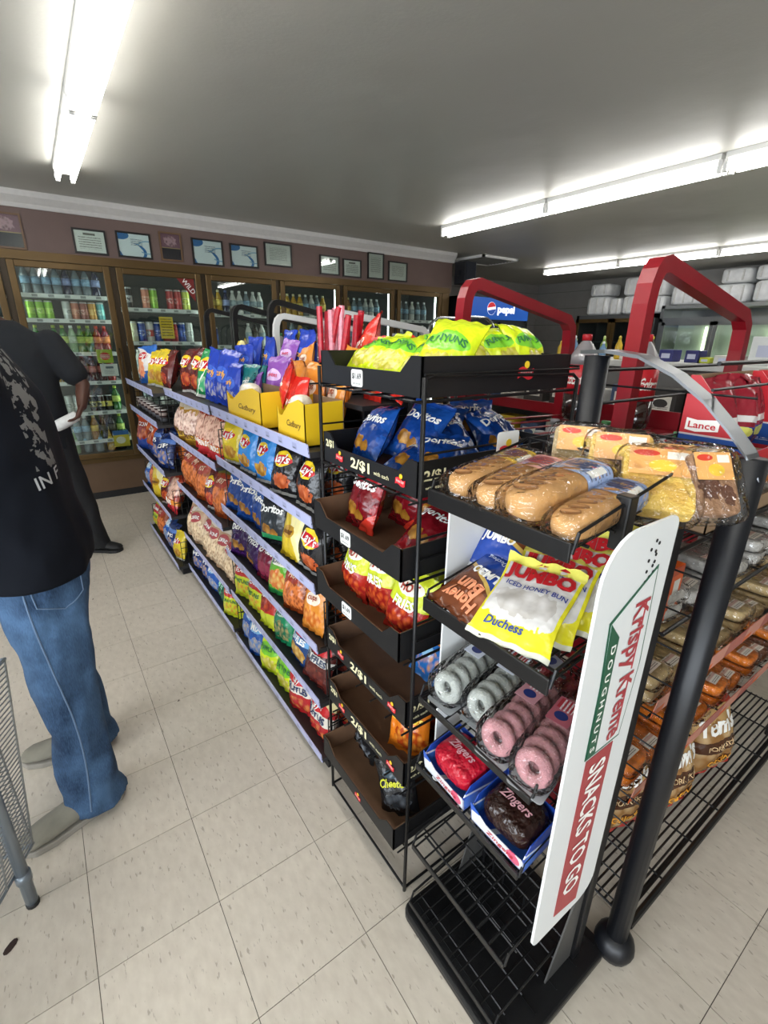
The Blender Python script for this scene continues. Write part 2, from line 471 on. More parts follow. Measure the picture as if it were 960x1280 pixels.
# front wall behind the camera; its unseen window is placed clear of cooler reflections
fw_ = MB()
fw_.box(-3.26, 8.86, -3.06, -3.0, 0, 0.5); fw_.box(-3.26, 8.86, -3.06, -3.0, 2.1, ZC)
for a, b_ in ((-3.26, -2.85), (-0.85, 8.86)): fw_.box(a, b_, -3.06, -3.0, 0.5, 2.1)
struct(fw_.build('wall_front', M_WALLWH))
M_GLASS = clear_mat('window_glass', gloss=0.02)
M_ALU = mat('brushed_aluminium', '#9b9a96', 0.35, metal=0.9)
for n, (a, b_) in enumerate(((-2.85, -0.85),)):
    w = struct(MB().box(a, b_, -3.035, -3.028, 0.5, 2.1).build('window_%d' % (n + 1), M_GLASS))
    f = MB()
    for x in (a, b_ - 0.05): f.box(x, x + 0.05, -3.07, -2.99, 0.5, 2.1)
    f.box(a, b_, -3.07, -2.99, 0.5, 0.55); f.box(a, b_, -3.07, -2.99, 2.05, 2.1)
    f.build('window_frame', M_ALU, w)
for n, (a, b_) in enumerate(((-2.6, -.6), (-.4, 1.6))):  # unseen left-wall windows, added to light the shelf fronts
    w = struct(MB().box(-3.235, -3.228, a, b_, 0.5, 2.1).build('window_%d' % (n + 2), M_GLASS))
    f = MB()
    for y in (a, b_ - 0.05): f.box(-3.27, -3.19, y, y + .05, .5, 2.1)
    f.box(-3.27, -3.19, a, b_, .5, .55); f.box(-3.27, -3.19, a, b_, 2.05, 2.1)
    f.build('window_frame', M_ALU, w)
# crown moulding along the cooler wall
prof = [(0, 0), (0.012, 0), (0.02, 0.03), (0.055, 0.075), (0.062, 0.115), (0, 0.115)]
mb = MB().prism([(-a, b_) for a, b_ in prof], (-3.2, YB, ZC - 0.115), (0, 1, 0), (0, 0, 1), (7.98, 0, 0))
mb.prism(prof, (4.76, YB, ZC - 0.115), (1, 0, 0), (0, 0, 1), (0, 1.75, 0))
struct(mb.build('trim_1', M_MOULD))

# ------------------------------------------------------------------ fluorescent strip lights
M_TUBE = mat('lit_fluorescent_tube', (1.0, 0.985, 0.95, 1), 0.4, emit=TUBE_STRENGTH)
M_FIXT = mat('white_enamel', '#e4e3df', 0.3)
def fixture(x, y0, y1, label):
    yc = (y0 + y1) / 2
    r = thing('fluorescent_light', (x, yc, ZC), label, 'ceiling light', 'fluorescent strip lights')
    MB().prism([(-0.06, 0), (0.06, 0), (0.06, -0.028), (0.032, -0.05), (-0.032, -0.05), (-0.06, -0.028)], (x, y0 + 0.012, ZC), (1, 0, 0), (0, 0, 1), (0, y1 - y0 - 0.024, 0)).build('channel', M_FIXT, r)
    for s in (-0.043, 0.043):
        MB().tube([(x + s, y0 + 0.045, ZC - 0.075), (x + s, y1 - 0.045, ZC - 0.075)], 0.0165, 12).build('tube', M_TUBE, r, smooth=True)
        for ye, d in ((y0 + 0.016, 1), (y1 - 0.016, -1)):
            MB().box(x + s - 0.013, x + s + 0.013, ye - 0.012, ye + 0.012, ZC - 0.098, ZC - 0.03).build('lamp_holder', M_FIXT, r, bevel=0.004)
    return r
rows = (('over the chip aisle', 0.40, [(3.0, 4.3), (1.7, 3.0), (0.4, 1.7), (-0.9, 0.4)], ['far', 'near']),
        ('over the middle of the shop', 3.6, [(2.84, 4.09), (1.59, 2.84), (0.34, 1.59), (-0.91, 0.34)], []),
        ('nearest the right wall', 6.85, [(4.12, 5.36), (2.88, 4.12), (1.64, 2.88), (0.4, 1.64)], []),
        ('above the left wall aisle', -2.3, [(2.4, 3.65), (1.15, 2.4), (-0.1, 1.15)], []))
for where, x, segs, _ in rows:
    for k, (a, b_) in enumerate(segs):
        fixture(x, a, b_, '%s fluorescent strip light counted from the back, %s' % (ORD[k], where))

# ceiling vent and loudspeaker by the cooler corner
v = thing('ceiling_vent', (5.45, 5.3, ZC), 'square white ceiling vent panel near the end of the cooler wall', 'vent')
vb = MB()
for a in (5.1, 5.77): vb.box(a, a + 0.03, 5.0, 5.6, ZC - 0.03, ZC)
for a in (5.0, 5.57): vb.box(5.1, 5.8, a, a + 0.03, ZC - 0.03, ZC)
vb.build('frame', M_FIXT, v)
for k in range(9): MB().box(5.13, 5.77, 5.05 + k * 0.06, 5.06 + k * 0.06, ZC - 0.025, ZC - 0.001).build('slat', mat('vent_slat', '#77756f', 0.5), v)
s = thing('loudspeaker', (4.88, 5.1, 2.2), 'dark box loudspeaker in the corner at the end of the cooler wall', 'loudspeaker')
MB().box(4.785, 4.985, 5.0, 5.2, 2.2, 2.47).build('cabinet', mat('speaker_black', '#14161c', 0.6), s, bevel=0.008)
MB().box(4.80, 4.97, 4.992, 5.0, 2.215, 2.455).build('grille', mat('speaker_cloth', '#1d212b', 0.9, bump=0.3, bscale=400), s)
MB().box(4.76, 4.79, 5.08, 5.14, 2.3, 2.36).build('bracket', mat('speaker_black', '#14161c', 0.6), s)

# ================================================================== WALK-IN DRINKS COOLER
M_BRONZE = mat('bronze_anodised', '#5f4a2a', 0.38, metal=0.55, vary=0.08, nscale=5)
M_BRONZE2 = mat('bronze_dark', '#3c2f1d', 0.45, metal=0.4)
M_KICK = mat('brown_kick_panel', '#5d4733', 0.5, vary=0.06)
M_BLACK = mat('black_rubber', '#141416', 0.6)
M_DOORGL = clear_mat('cooler_door_glass', tint=(0.93, 0.97, 0.95, 1), gloss=0.035, rough=0.015, bump=0.012, bscale=2.5, fres=1.4)
M_INT = mat('cooler_liner', '#363c3b', 0.5)
M_SHELFW = mat('cooler_shelf_white', '#d3d6d4', 0.35)
M_COOLTUBE = mat('cooler_lamp', (0.86, 1.0, 0.93, 1), 0.4, emit=9.0)
DP = 0.777; DX0 = -0.06
cool = thing('beverage_cooler', (2.0, YB, 0), 'long bronze-framed walk-in drinks cooler with glass doors along the back wall', 'cooler')
NB = 7                                   # doors, one of them just left of the frame
xs = [DX0 + DP * k for k in range(-1, 7)]
MB().box(xs[0] - 0.1, 4.70, YB, YB + 0.1, 0.07, 0.36).build('kick_panel', M_KICK, cool)
MB().box(xs[0] - 0.1, 4.70, YB + 0.01, YB + 0.1, 0, 0.07).build('toe_base', M_BLACK, cool)
MB().box(xs[0] - 0.1, 4.72, YB - 0.02, YB + 0.08, 2.085, 2.15).build('header', M_BRONZE, cool)
MB().box(xs[0] - 0.1, 4.72, YB - 0.012, YB + 0.08, 0.36, 0.40).build('sill', M_BRONZE, cool)
for x in xs: MB().box(x - 0.022, x + 0.022, YB, YB + 0.09, 0.40, 2.085).build('mullion', M_BRONZE2, cool)
MB().box(4.60, 4.72, YB - 0.012, YB + 0.09, 0.40, 2.085).build('end_panel', M_BRONZE, cool)
li = MB()
li.box(xs[0] - 0.1, 4.70, 6.02, 6.06, 0.3, 2.14); li.box(xs[0] - 0.1, 4.70, YB + 0.1, 6.06, 2.12, 2.14); li.box(xs[0] - 0.1, 4.70, YB + 0.1, 6.06, 0.40, 0.43)
li.box(4.66, 4.70, YB + 0.1, 6.06, 0.4, 2.14); li.box(xs[0] - 0.1, xs[0] - 0.06, YB + 0.1, 6.06, 0.4, 2.14)
li.build('liner', M_INT, cool)
for k in range(NB):
    a, b_ = xs[k] + 0.024, xs[k + 1] - 0.024
    d = MB()
    w = 0.052
    d.box(a, a + w, YB - 0.03, YB, 0.405, 2.082); d.box(b_ - w, b_, YB - 0.03, YB, 0.405, 2.082)
    d.box(a + w, b_ - w, YB - 0.03, YB, 0.405, 0.405 + w); d.box(a + w, b_ - w, YB - 0.03, YB, 2.082 - w, 2.082)
    do = d.build('door', M_BRONZE, cool, bevel=0.006)
    MB().box(a + w - 0.004, b_ - w + 0.004, YB - 0.017, YB - 0.012, 0.45, 2.034).build('pane', M_DOORGL, do)
    hb = MB(); hx = b_ - 0.026
    hb.tube([(hx, YB - 0.03, 1.0), (hx, YB - 0.06, 1.03), (hx, YB - 0.06, 1.37), (hx, YB - 0.03, 1.40)], 0.008, 8)
    hb.build('handle', M_BRONZE2, do, smooth=True)
for x in xs[:]:
    MB().tube([(x, YB + 0.125, 0.5), (x, YB + 0.125, 2.05)], 0.014, 8).build('cooler_lamp', M_COOLTUBE, cool, smooth=True)
SHELVES = {0: [1.84, 1.64, 1.36, 1.10, 0.82, 0.55], 1: [1.84, 1.64, 1.36, 1.10, 0.82, 0.55], 2: [1.755, 1.454, 1.15, 0.85, 0.55],
           3: [1.735, 1.42, 1.15, 0.85, 0.55], 4: [1.74, 1.45, 1.15, 0.85, 0.55], 5: [1.74, 1.45, 1.15, 0.85, 0.55], 6: [1.74, 1.45, 1.15, 0.85, 0.55]}
M_STRIP = pmat('cooler_price_strip', '#dfe3df', [('vlines', 6, 0.2, 0.8, 0.35, '#8d9390')], rough=0.4)
for k in range(NB):
    for z in SHELVES[k]:
        sb = MB(); a, b_ = xs[k] + 0.03, xs[k + 1] - 0.03
        sh = MB().box(a, b_, YB + 0.145, 5.95, z - 0.012, z).build('shelf', M_SHELFW, cool)
        MB().box(a, b_, YB + 0.137, YB + 0.145, z - 0.026, z + 0.008).build('price_strip', M_STRIP, sh)
# door stickers and hang tags (flat print on the glass)
def sticker(name, x0, x1, z0, z1, m, label, y=YB - 0.0175):
    o = MB().prism([(x0, z0), (x1, z0), (x1, z1), (x0, z1)], (0, y, 0), (1, 0, 0), (0, 0, 1), (0, -0.001, 0)).build(name, m)
    return tag(o, label, 'sign')
st = MB().prism([(1.25, 2.03), (1.405, 2.03), (1.405, 1.83)], (0, YB - 0.0175, 0), (1, 0, 0), (0, 0, 1), (0, -0.001, 0)).build('door_sticker', mat('dark_red_vinyl', '#7c1f1c', 0.4))
tag(st, 'dark red triangular sticker in the top corner of the second cooler door', 'sign')
tx = MB(); put_text(tx, 'WILD', flat_fn((1.352, YB - 0.0195, 1.965), Vector((0.62, 0, -0.78)), Vector((0.78, 0, 0.62))), 0.15, 0.045, bold=0.01)
tx.build('lettering', mat('print_white', '#f2f2ee', 0.5), st)
sg = sticker('price_card', 1.075, 1.20, 1.49, 1.69, pmat('yellow_card', '#e8c52c', [('lines', 0.1, 0.9, 0.1, 0.92, 8, '#5b4a12')], rough=0.5), 'yellow price card stuck inside the second cooler door', y=YB + 0.13)
sticker('shelf_card', 0.49, 0.62, 1.27, 1.39, pmat('lime_card', '#9fb82c', [('ell', 0.5, 0.5, 0.33, 0.28, '#c6312a'), ('lines', 0.2, 0.8, 0.35, 0.65, 9, '#f3eee0')], rough=0.5), 'lime green card with red oval in the first cooler door', y=YB + 0.13)
sticker('shelf_card', 0.50, 0.645, 1.15, 1.26, pmat('white_card', '#d9dad6', [('rect', .3, .75, .62, .8, '#5c6470'), ('lines', .2, .8, .15, .5, 9, '#9aa0a6')], rough=0.5), 'white card below the lime card in the first cooler door', y=YB + 0.13)
sticker('shelf_card', 0.50, 0.64, 0.47, 0.63, pmat('yellow_blue_card', '#d6c23e', [('band', 0.72, 1, '#3c6fae'), ('ell', 0.45, 0.4, 0.3, 0.22, '#efe9d2')], rough=0.5), 'yellow card with blue top low in the first cooler door', y=YB + 0.13)

# ------------------------------------------------------------------ drinks: cans and bottles, one mesh per kind
def can_mesh(name, m, r=0.033, h=0.157):
    return MB().lathe([(r * .8, 0), (r * .96, 0.006), (r, 0.014), (r, h - 0.016), (r * .9, h - 0.004), (r * .82, h), (r * .76, h - 0.004), (0.0005, h - 0.004)], 14).mesh(name, m, True)
def bottle_mesh(name, m_body, m_cap, r=0.036, h=0.235, m_label=None):
    b = MB()
    b.lathe([(r * .7, 0), (r * .95, 0.006), (r, 0.02), (r, h * .36)], 14)
    if m_label: b.mi = 2
    b.lathe([(r * 1.01, h * .36), (r * 1.01, h * .60)], 14)
    b.mi = 0
    b.lathe([(r, h * .60), (r * .9, h * .68), (r * .5, h * .84), (r * .36, h * .9)], 14)
    b.mi = 1
    b.lathe([(r * .42, h * .9), (r * .42, h * .985), (r * .38, h)], 12)
    return b.mesh(name, [m_body, m_cap] + ([m_label] if m_label else []), True)
def can_print(nm, base, band, acc):
    return pmat('can_' + nm, base, [('band', 0.0, 0.06, '#b9bbbb'), ('band', 0.93, 1.0, '#c3c5c5'), ('band', 0.3, 0.62, band), ('chips', 0.25, 0.45, 0.16, 0.14, acc, base, 14), ('chips', 0.75, 0.45, 0.16, 0.14, acc, base, 14)], rough=0.25, metal=0.2)
CANS = {}
for nm, base, band, acc, word in (('green', '#8fc63a', '#b6e05c', '#e9f3b0', 'bright green'), ('silver', '#b9beb9', '#d9dcd6', '#6d7a74', 'silver'), ('peach', '#b9735a', '#d79a7d', '#f0d9c4', 'peach red'), ('brown', '#8a4a3f', '#b0705f', '#e8c9b8', 'brown red'),
                        ('gold', '#c6903a', '#e0b765', '#7a4a22', 'gold'), ('teal', '#57a6a6', '#8fd0cb', '#dff2ee', 'teal'), ('blackgold', '#24241f', '#d7c964', '#f2eec2', 'black and yellow'), ('blue', '#23418f', '#3c62b8', '#dfe6f5', 'blue'),
                        ('red', '#a3262a', '#c8443f', '#f1dcd2', 'red'), ('cream', '#dcdcb8', '#f0efd6', '#8a8f5a', 'cream'), ('whitered', '#d8d4cc', '#b8433a', '#5b2a26', 'white and red'), ('zebra', '#26292c', '#c9cdd0', '#f4f4f4', 'black and white'), ('lime', '#c9d65a', '#eef0b0', '#6b7a20', 'lime yellow')):
    CANS[nm] = (can_mesh('can_' + nm, can_print(nm, base, band, acc)), word + ' drink can', 'can')
    CANS['tall_' + nm] = (can_mesh('tall_can_' + nm, can_print(nm, base, band, acc), 0.036, 0.19), 'tall ' + word + ' drink can', 'can')
def liquid(nm, col, rough=0.12): return mat('drink_' + nm, col, rough, spec=0.7, coat=0.6)
for nm, col, cap, lab, word in (('green', '#2f6b2b', '#9db33d', '#b9cf6a', 'green soda'), ('pale', '#93b08a', '#e5e8e2', '#c8d8c0', 'pale green'), ('red', '#8f2420', '#c94a35', '#e58b52', 'red soda'), ('clear', '#6f7f86', '#d6dde0', '#8fb4cf', 'clear water'),
                               ('dark', '#231712', '#30302e', '#5f5b4c', 'dark brown glass'), ('amber', '#8f5f24', '#c8b36a', '#d8b45c', 'amber'), ('yellow', '#c59a2a', '#e0d6a8', '#e8cf66', 'yellow'), ('navy', '#1d2748', '#4c5d8c', '#8e9cc6', 'dark blue'), ('maroon', '#4a1618', '#7c2a2a', '#a45a50', 'dark red'), ('milk', '#d5d6d0', '#e9e9e4', '#9fb0b6', 'white')):
    CANS['b_' + nm] = (bottle_mesh('bottle_' + nm, liquid(nm, col), mat('cap_' + nm, cap, 0.4), m_label=mat('label_' + nm, lab, 0.4, vary=0.25, nscale=60)), word + ' bottle', 'bottle')
M_CARTON = {}
def drink(kind, x, y, z, label, group):
    me, _, cat = CANS[kind]
    o = bpy.data.objects.new('drink_can' if cat == 'can' else 'drink_bottle', me); COL.objects.link(o)
    o.location = (x, y, z); o.rotation_euler[2] = random.uniform(0, 6.28)
    tag(o, label, cat, group)
    return o
random.seed(5)
DOORW = ['leftmost', 'first', 'second', 'third', 'fourth', 'fifth', 'sixth']
stock = {  # door: [(shelf index, [kinds left to right])]
 1: [(0, ['b_clear', 'b_clear', 'b_clear', 'b_clear', 'b_navy', 'b_clear', 'b_clear', 'b_navy']),
     (1, ['green', 'green', 'green', None, 'silver', 'peach', 'brown', 'gold', 'teal']),
     (2, ['b_green', None, 'b_green', 'b_green', 'b_pale', 'b_green', 'b_green', 'b_red', 'b_red']),
     (3, ['b_yellow', 'b_yellow', 'b_yellow', 'b_yellow', 'b_maroon', 'b_maroon', 'b_maroon', 'b_red']),
     (4, ['silver', 'silver', 'silver', 'silver', None, 'blackgold', 'blackgold', 'blackgold', 'b_green']),
     (5, ['b_clear', 'b_clear', 'b_clear', 'b_clear', 'b_amber', 'b_dark', 'b_dark', 'b_green']),
     (9, ['b_clear', 'b_pale', 'b_clear', 'b_clear', 'b_yellow', 'b_dark'])],
 2: [(0, ['tall_zebra', None, 'tall_peach', 'tall_green', None, 'tall_red', 'tall_red', 'tall_lime']),
     (1, ['tall_cream', 'tall_blue', 'tall_whitered', 'tall_blue', 'tall_red', 'tall_red', 'tall_blue', 'tall_silver']),
     (2, ['b_milk', 'b_maroon', 'b_maroon', 'b_maroon', 'b_maroon', 'b_dark']), (3, ['b_milk', 'b_milk', 'b_clear', 'b_navy'])],
 3: [(0, ['b_yellow', 'b_yellow', 'b_navy', 'b_milk', 'b_milk', 'b_clear', 'b_milk', 'b_milk']), (1, ['tall_blue', None, None, 'b_pale', None, 'b_milk', 'b_dark', 'b_milk']), (2, ['b_dark', 'b_navy', 'b_dark', 'b_clear'])],
 4: [(0, ['b_yellow', 'b_yellow', 'b_yellow', 'b_yellow', 'b_clear', 'b_milk', 'b_clear', 'b_yellow']), (1, ['b_dark', 'b_clear', 'b_yellow', 'b_clear', 'b_dark', 'b_milk'])],
 5: [(0, ['b_amber', 'b_amber', 'b_clear', 'b_clear', 'b_milk', 'b_milk', 'b_clear']), (1, ['b_milk', 'b_clear', 'b_milk', 'b_amber', 'b_clear', 'b_milk'])],
 6: [(0, ['b_milk', 'b_clear', 'b_clear', 'b_milk', 'b_clear', 'b_clear']), (1, ['b_clear', 'b_milk', 'b_clear', 'b_milk', 'b_milk'])]}
for d, rows_ in stock.items():
    for si, kinds in rows_:
        z = 0.43 if si == 9 else SHELVES[d][si]
        n = len(kinds); x0, x1 = xs[d] + 0.09, xs[d + 1] - 0.09
        k = 0
        for i, kd in enumerate(kinds):
            if kd is None: continue
            x = x0 + (x1 - x0) * (i + .5) / n
            shelf = 'cooler floor' if si == 9 else ORD[si] + ' shelf'
            label = '%s, %s from left on %s, %s cooler door' % (CANS[kd][1], ORD[k], shelf, DOORW[d])
            drink(kd, x, YB + 0.20 + random.uniform(0, .015), z, label, 'drinks standing in the cooler')
            k += 1
# ------------------------------------------------------------------ framed certificates above the cooler
M_FRBLK = mat('frame_black', '#1c1817', 0.4); M_FRWOOD = mat('frame_walnut', '#6d5138', 0.45)
P_TXT = pmat('certificate_text', '#ecebe6', [('rect', .3, .7, .8, .9, '#77736c'), ('lines', .12, .88, .15, .72, 9, '#8f8c86')], rough=0.25)
P_SWO = pmat('certificate_swoosh', '#eef2f5', [('ell', 0.1, 0.92, .26, .2, '#3477b8'), ('ring', .42, .18, .42, .38, .12, '#3477b8'), ('ring', .95, .45, .35, .28, .08, '#7fb1d4'), ('ell', .36, .3, .36, .3, '#eef2f5'), ('lines', .4, .78, .5, .8, 12, '#7e8894')], rough=0.25)
P_PLQ = pmat('plaque_photo', '#2a2030', [('band', .45, 1, '#8a5c6d'), ('chips', .5, .72, .33, .2, '#5d2f42', '#c79aa4', 9), ('rect', .0, 1, .44, .47, '#b89c6a')], rough=0.25)
P_BLNK = pmat('certificate_plain', '#e2e0da', [('lines', .15, .85, .2, .85, 12, '#a2a09a')], rough=0.25)
frames = [(-.11, .125, 2.155, 2.41, P_PLQ, M_FRWOOD, 'wooden plaque with pink photo at the far left above the coolers'),
 (.46, .71, 2.168, 2.358, P_TXT, M_FRBLK, 'black framed white text certificate above the first cooler door'),
 (.788, 1.067, 2.168, 2.373, P_SWO, M_FRBLK, 'blue swoosh certificate nearest the black framed text certificate'),
 (1.142, 1.334, 2.171, 2.408, P_PLQ, M_FRWOOD, 'small wooden plaque with pink photo between two blue swoosh certificates'),
 (1.426, 1.719, 2.162, 2.388, P_SWO, M_FRBLK, 'middle of the three blue swoosh certificates on the brown wall'),
 (1.788, 2.075, 2.176, 2.379, P_SWO, M_FRBLK, 'rightmost of the three blue swoosh certificates on the brown wall'),
 (2.147, 2.452, 2.213, 2.43, P_BLNK, M_FRBLK, 'thick black framed sheet hung higher beside the blue swoosh certificates'),
 (2.785, 3.033, 2.178, 2.374, P_TXT, M_FRBLK, 'leftmost of the four small framed sheets above the fifth cooler door'),
 (3.079, 3.325, 2.174, 2.361, P_TXT, M_FRBLK, 'small framed sheet with a large letter heading above the coolers'),
 (3.415, 3.646, 2.179, 2.458, P_BLNK, M_FRBLK, 'tall narrow framed sheet above the far cooler doors'),
 (3.714, 4.001, 2.176, 2.392, P_BLNK, M_FRBLK, 'last framed sheet on the brown wall, farthest right')]
for i, (x0, x1, z0, z1, pm, fm, lab) in enumerate(frames):
    r = thing('picture_frame', ((x0 + x1) / 2, YB, z0), lab, 'frame', 'framed papers above the coolers')
    f = MB(); w = 0.014
    f.box(x0, x0 + w, YB - 0.018, YB, z0, z1); f.box(x1 - w, x1, YB - 0.018, YB, z0, z1)
    f.box(x0 + w, x1 - w, YB - 0.018, YB, z0, z0 + w); f.box(x0 + w, x1 - w, YB - 0.018, YB, z1 - w, z1)
    f.build('frame', fm, r)
    MB().box(x0 + w, x1 - w, YB - 0.008, YB, z0 + w, z1 - w).build('paper', pm, r)
    MB().box(x0 + w, x1 - w, YB - 0.012, YB - 0.011, z0 + w, z1 - w).build('glazing', M_DOORGL, r)

# ================================================================== BAGS
def bag_surf(P, s, q, side):
    w, h, t, sd = P['w'], P['h'], P['t'], P['seed']
    e = max(0.0, min(1.0, (q - 0.055) / 0.89))
    env = math.sin(PI * e) ** 0.62 if 0 < e < 1 else 0.0
    prof = max(0.0, 1 - abs(s) ** 2.6) ** 0.55
    th = t / 2 * env * prof * (1.12 - 0.24 * q)
    n1 = noise.noise(Vector((s * 2.3 + sd * 7.1, q * 3.1 + side * 5, sd * 1.7)))
    n2 = noise.noise(Vector((s * 5.5 + sd * 3.3, q * 6.0 - side * 4, sd * 2.9)))
    edge = min(max(q - 0.05, 0), max(0.95 - q, 0))
    cr = math.exp(-edge / 0.09)
    th += t * (0.13 * n1 + 0.06 * n2) * env * prof + 0.055 * t * math.sin(13 * s + sd * 3 + side) * cr * env * prof
    n3 = 1 - abs(noise.noise(Vector((s * 4.2 - sd * 2.3 + q * 1.5, q * 4.6 + sd * 5.1, side * 3.0))))
    n4 = noise.noise(Vector((s * 10 + sd * 9, q * 12, side * 2.0)))
    th += t * (0.16 * (n3 - .75) + .035 * n4) * env * prof
    th = max(th, 0.0) + 0.0012
    x = s * w / 2 * (1 - 0.085 * env) + 0.02 * w * noise.noise(Vector((q * 2 + sd, sd, 0)))
    y = 0.05 * h * noise.noise(Vector((sd * 5, q * 1.5, 0.5)))
    if q > 0.93: y += P.get('flop', 0) * (q - 0.93) * h
    if q > 0.93 or q < 0.06: y += 0.004 * math.sin(s * 11 + sd * 5)
    z = q * h + 0.012 * h * math.sin(s * 4 + sd)*(1 if q > .5 else 0)
    return Vector((x, y - side * th, z))
def bag_mesh(name, P, m, nu=18, nv=24):
    b = MB()
    qs = [0, 0.05] + [0.055 + 0.89 * (i / nv) for i in range(1, nv)] + [0.95, 1.0]
    for side in (1, -1):
        idx = []
        for q in qs:
            idx.append(b.add([bag_surf(P, -1 + 2 * i / nu, q, side) for i in range(nu + 1)]))
        for k in range(len(qs) - 1):
            for i in range(nu):
                a, c = idx[k] + i, idx[k + 1] + i
                u0, u1 = i / nu, (i + 1) / nu
                f = [a, a + 1, c + 1, c]; uv = [(u0, qs[k]), (u1, qs[k]), (u1, qs[k + 1]), (u0, qs[k + 1])]
                b.face(f if side > 0 else f[::-1], uv if side > 0 else uv[::-1])
    return b.mesh(name, m, True)
KINDS = {}
def kind(key, word, base, layers, texts, w=0.155, h=0.205, t=0.07, rough=0.24, cat='chip bag'):
    KINDS[key] = dict(word=word, m=pmat('bag_print_%d' % len(KINDS), base, layers, rough=rough, bump=0.4, bscale=24), texts=texts, w=w, h=h, t=t, cat=cat)
W_, K_, R_, Y_ = '#f4f2ec', '#17161a', '#c4202a', '#f2c81e'
def lays(c, chipA='#d9b24e', chipB='#b0761f'):
    return [('band', 0, .055, '#c9c9c6'), ('ell', .48, .66, .34, .15, '#f3cf2c'), ('ell', .48, .645, .37, .085, '#c81f2b'), ('chips', .55, .26, .3, .14, chipA, chipB, 7)]
T_LAYS = [("Lay's", 0, .645, .58, W_, .02, .25)]
kind('lays_yellow', 'yellow potato chip bag', '#d9c02c', lays(0), T_LAYS)
kind('lays_blue', 'light blue potato chip bag', '#2f86cf', lays(0), T_LAYS)
kind('lays_black', 'black barbecue potato chip bag', '#1d1b1d', lays(0, '#d97b4a', '#a8481f'), T_LAYS)
kind('lays_green', 'green potato chip bag', '#1e8b4d', lays(0, '#dfe8c8', '#3aa86a') + [('dstripe', 1, -1, .1, .03, '#e8f2e4')], T_LAYS)
kind('lays_red', 'brown red potato chip bag', '#5c1f1c', lays(0, '#d97b3a', '#a8341f'), T_LAYS)
kind('lays_white', 'white blue and red chip bag', '#dedbd6', [('band', .0, .3, '#2c5fa8'), ('chips', .2, .4, .3, .25, '#d1583a', '#e59a6a', 8), ('diag', .3, 1, 1.0, '#2d63b0'), ('ell', .4, .72, .3, .1, '#c81f2b')], [("Lay's", 0, .72, .45, W_, .02, .25)])
def dori(c1, c2): return [('band', .94, 1, c2), ('band', 0, .06, c2), ('blob', .5, .4, .5, .3, c2), ('chips', .36, .30, .17, .10, '#c8913a', '#7f5218', 5), ('chips', .6, .24, .15, .08, '#c08832', '#7f5218', 5)]
T_DOR = [('Doritos', 0, .70, .84, W_, .03, .15)]
kind('dor_blue', 'royal blue tortilla chip bag', '#1c4f9e', dori(0, '#123a80'), T_DOR)
kind('dor_red', 'red tortilla chip bag', '#9e1a22', dori(0, '#6f0f18') + [('diag', .6, -1, .28, '#d93a2a')], T_DOR)
kind('dor_black', 'black tortilla chip bag', '#1b1d20', dori(0, '#2d3236') + [('band', .1, .2, '#2a8a55')], T_DOR)
kind('dor_purple', 'purple tortilla chip bag', '#4a2168', dori(0, '#311347'), T_DOR)
kind('dor_maroon', 'maroon tortilla chip bag', '#741b33', [('blob', .5, .3, .4, .15, '#8f2f48')], T_DOR)
kind('ruf_green', 'lime green ridged chip bag', '#6cae3a', [('chips', .45, .35, .4, .2, '#e8d27a', '#d9783a', 8), ('ell', .5, .72, .42, .1, '#f2efdc'), ('band', 0, .12, '#2f8f4a')], [('RUFFLES', 0, .72, .7, '#2a2a5a', .02, 0)])
kind('ruf_blue', 'dark blue ridged chip bag', '#1c3f74', [('ell', .5, .74, .4, .13, '#c7262c'), ('chips', .5, .25, .4, .16, '#e0c070', '#b8863a', 8), ('band', .48, .6, '#6fa8d8')], [('RUFFLES', 0, .55, .75, W_, .03, 0)])
kind('ruf_brown', 'dark brown ridged chip bag', '#54211d', [('ell', .5, .78, .4, .12, '#c7262c'), ('band', .5, .64, '#d8d4cc'), ('chips', .5, .25, .4, .16, '#7c3428', '#54211d', 8)], [('RUFFLES', 0, .57, .75, '#30405c', .03, 0)])
kind('ruf_red', 'red and cream ridged chip bag', '#b3272a', [('band', .72, 1, '#d3c48c'), ('band', .4, .58, '#e6ded2'), ('ell', .5, .68, .42, .1, '#c7262c'), ('chips', .5, .2, .4, .13, '#d8904a', '#b3272a', 8)], [('RUFFLES', 0, .5, .75, '#22305c', .03, 0), ("Lay's", 0, .68, .4, W_, .02, .2)])
kind('chester', 'lime and red hot fries bag', '#c6d02e', [('band', .0, .52, '#a8281e'), ('chips', .5, .28, .5, .24, '#d9622a', '#8f1c18', 9), ('ell', .5, .78, .33, .1, '#efe7d8')], [("HOT", 0, .79, .42, '#a0301c', .03, 0), ("FRIES", 0, .56, .55, W_, .03, 0)])
kind('funyuns', 'neon yellow onion ring bag', '#cfe01c', [('ell', .5, .56, .44, .14, '#7cc832'), ('chips', .52, .25, .34, .14, '#e4d480', '#b9b22a', 8), ('band', 0, .06, '#9fb41a'), ('band', .94, 1, '#b8c81e')], [('FUNYUNS', 0, .57, .78, '#1d6a34', .03, 0)])
kind('che_orange', 'orange cheese puff bag', '#d8761c', [('chips', .6, .28, .4, .2, '#f0a23a', '#a83f14', 9), ('diag', -1, .5, .2, '#3a1c12')], [('Cheetos', 0, .62, .8, '#f5d23a', .03, .2)])
kind('che_blue', 'blue and orange cheese puff bag', '#2a6cb4', [('band', .6, 1, '#d98a32'), ('chips', .5, .3, .42, .2, '#e8a03c', '#2a6cb4', 8), ('blob', .3, .45, .2, .1, '#9fd0ee')], [('Cheetos', 0, .70, .8, '#2a2016', .03, .2)])
kind('che_red', 'dark red cheese puff bag', '#5d1812', [('chips', .5, .3, .42, .2, '#d2502a', '#7a1c14', 9)], [('Cheetos', 0, .66, .8, '#e8a23a', .03, .2)])
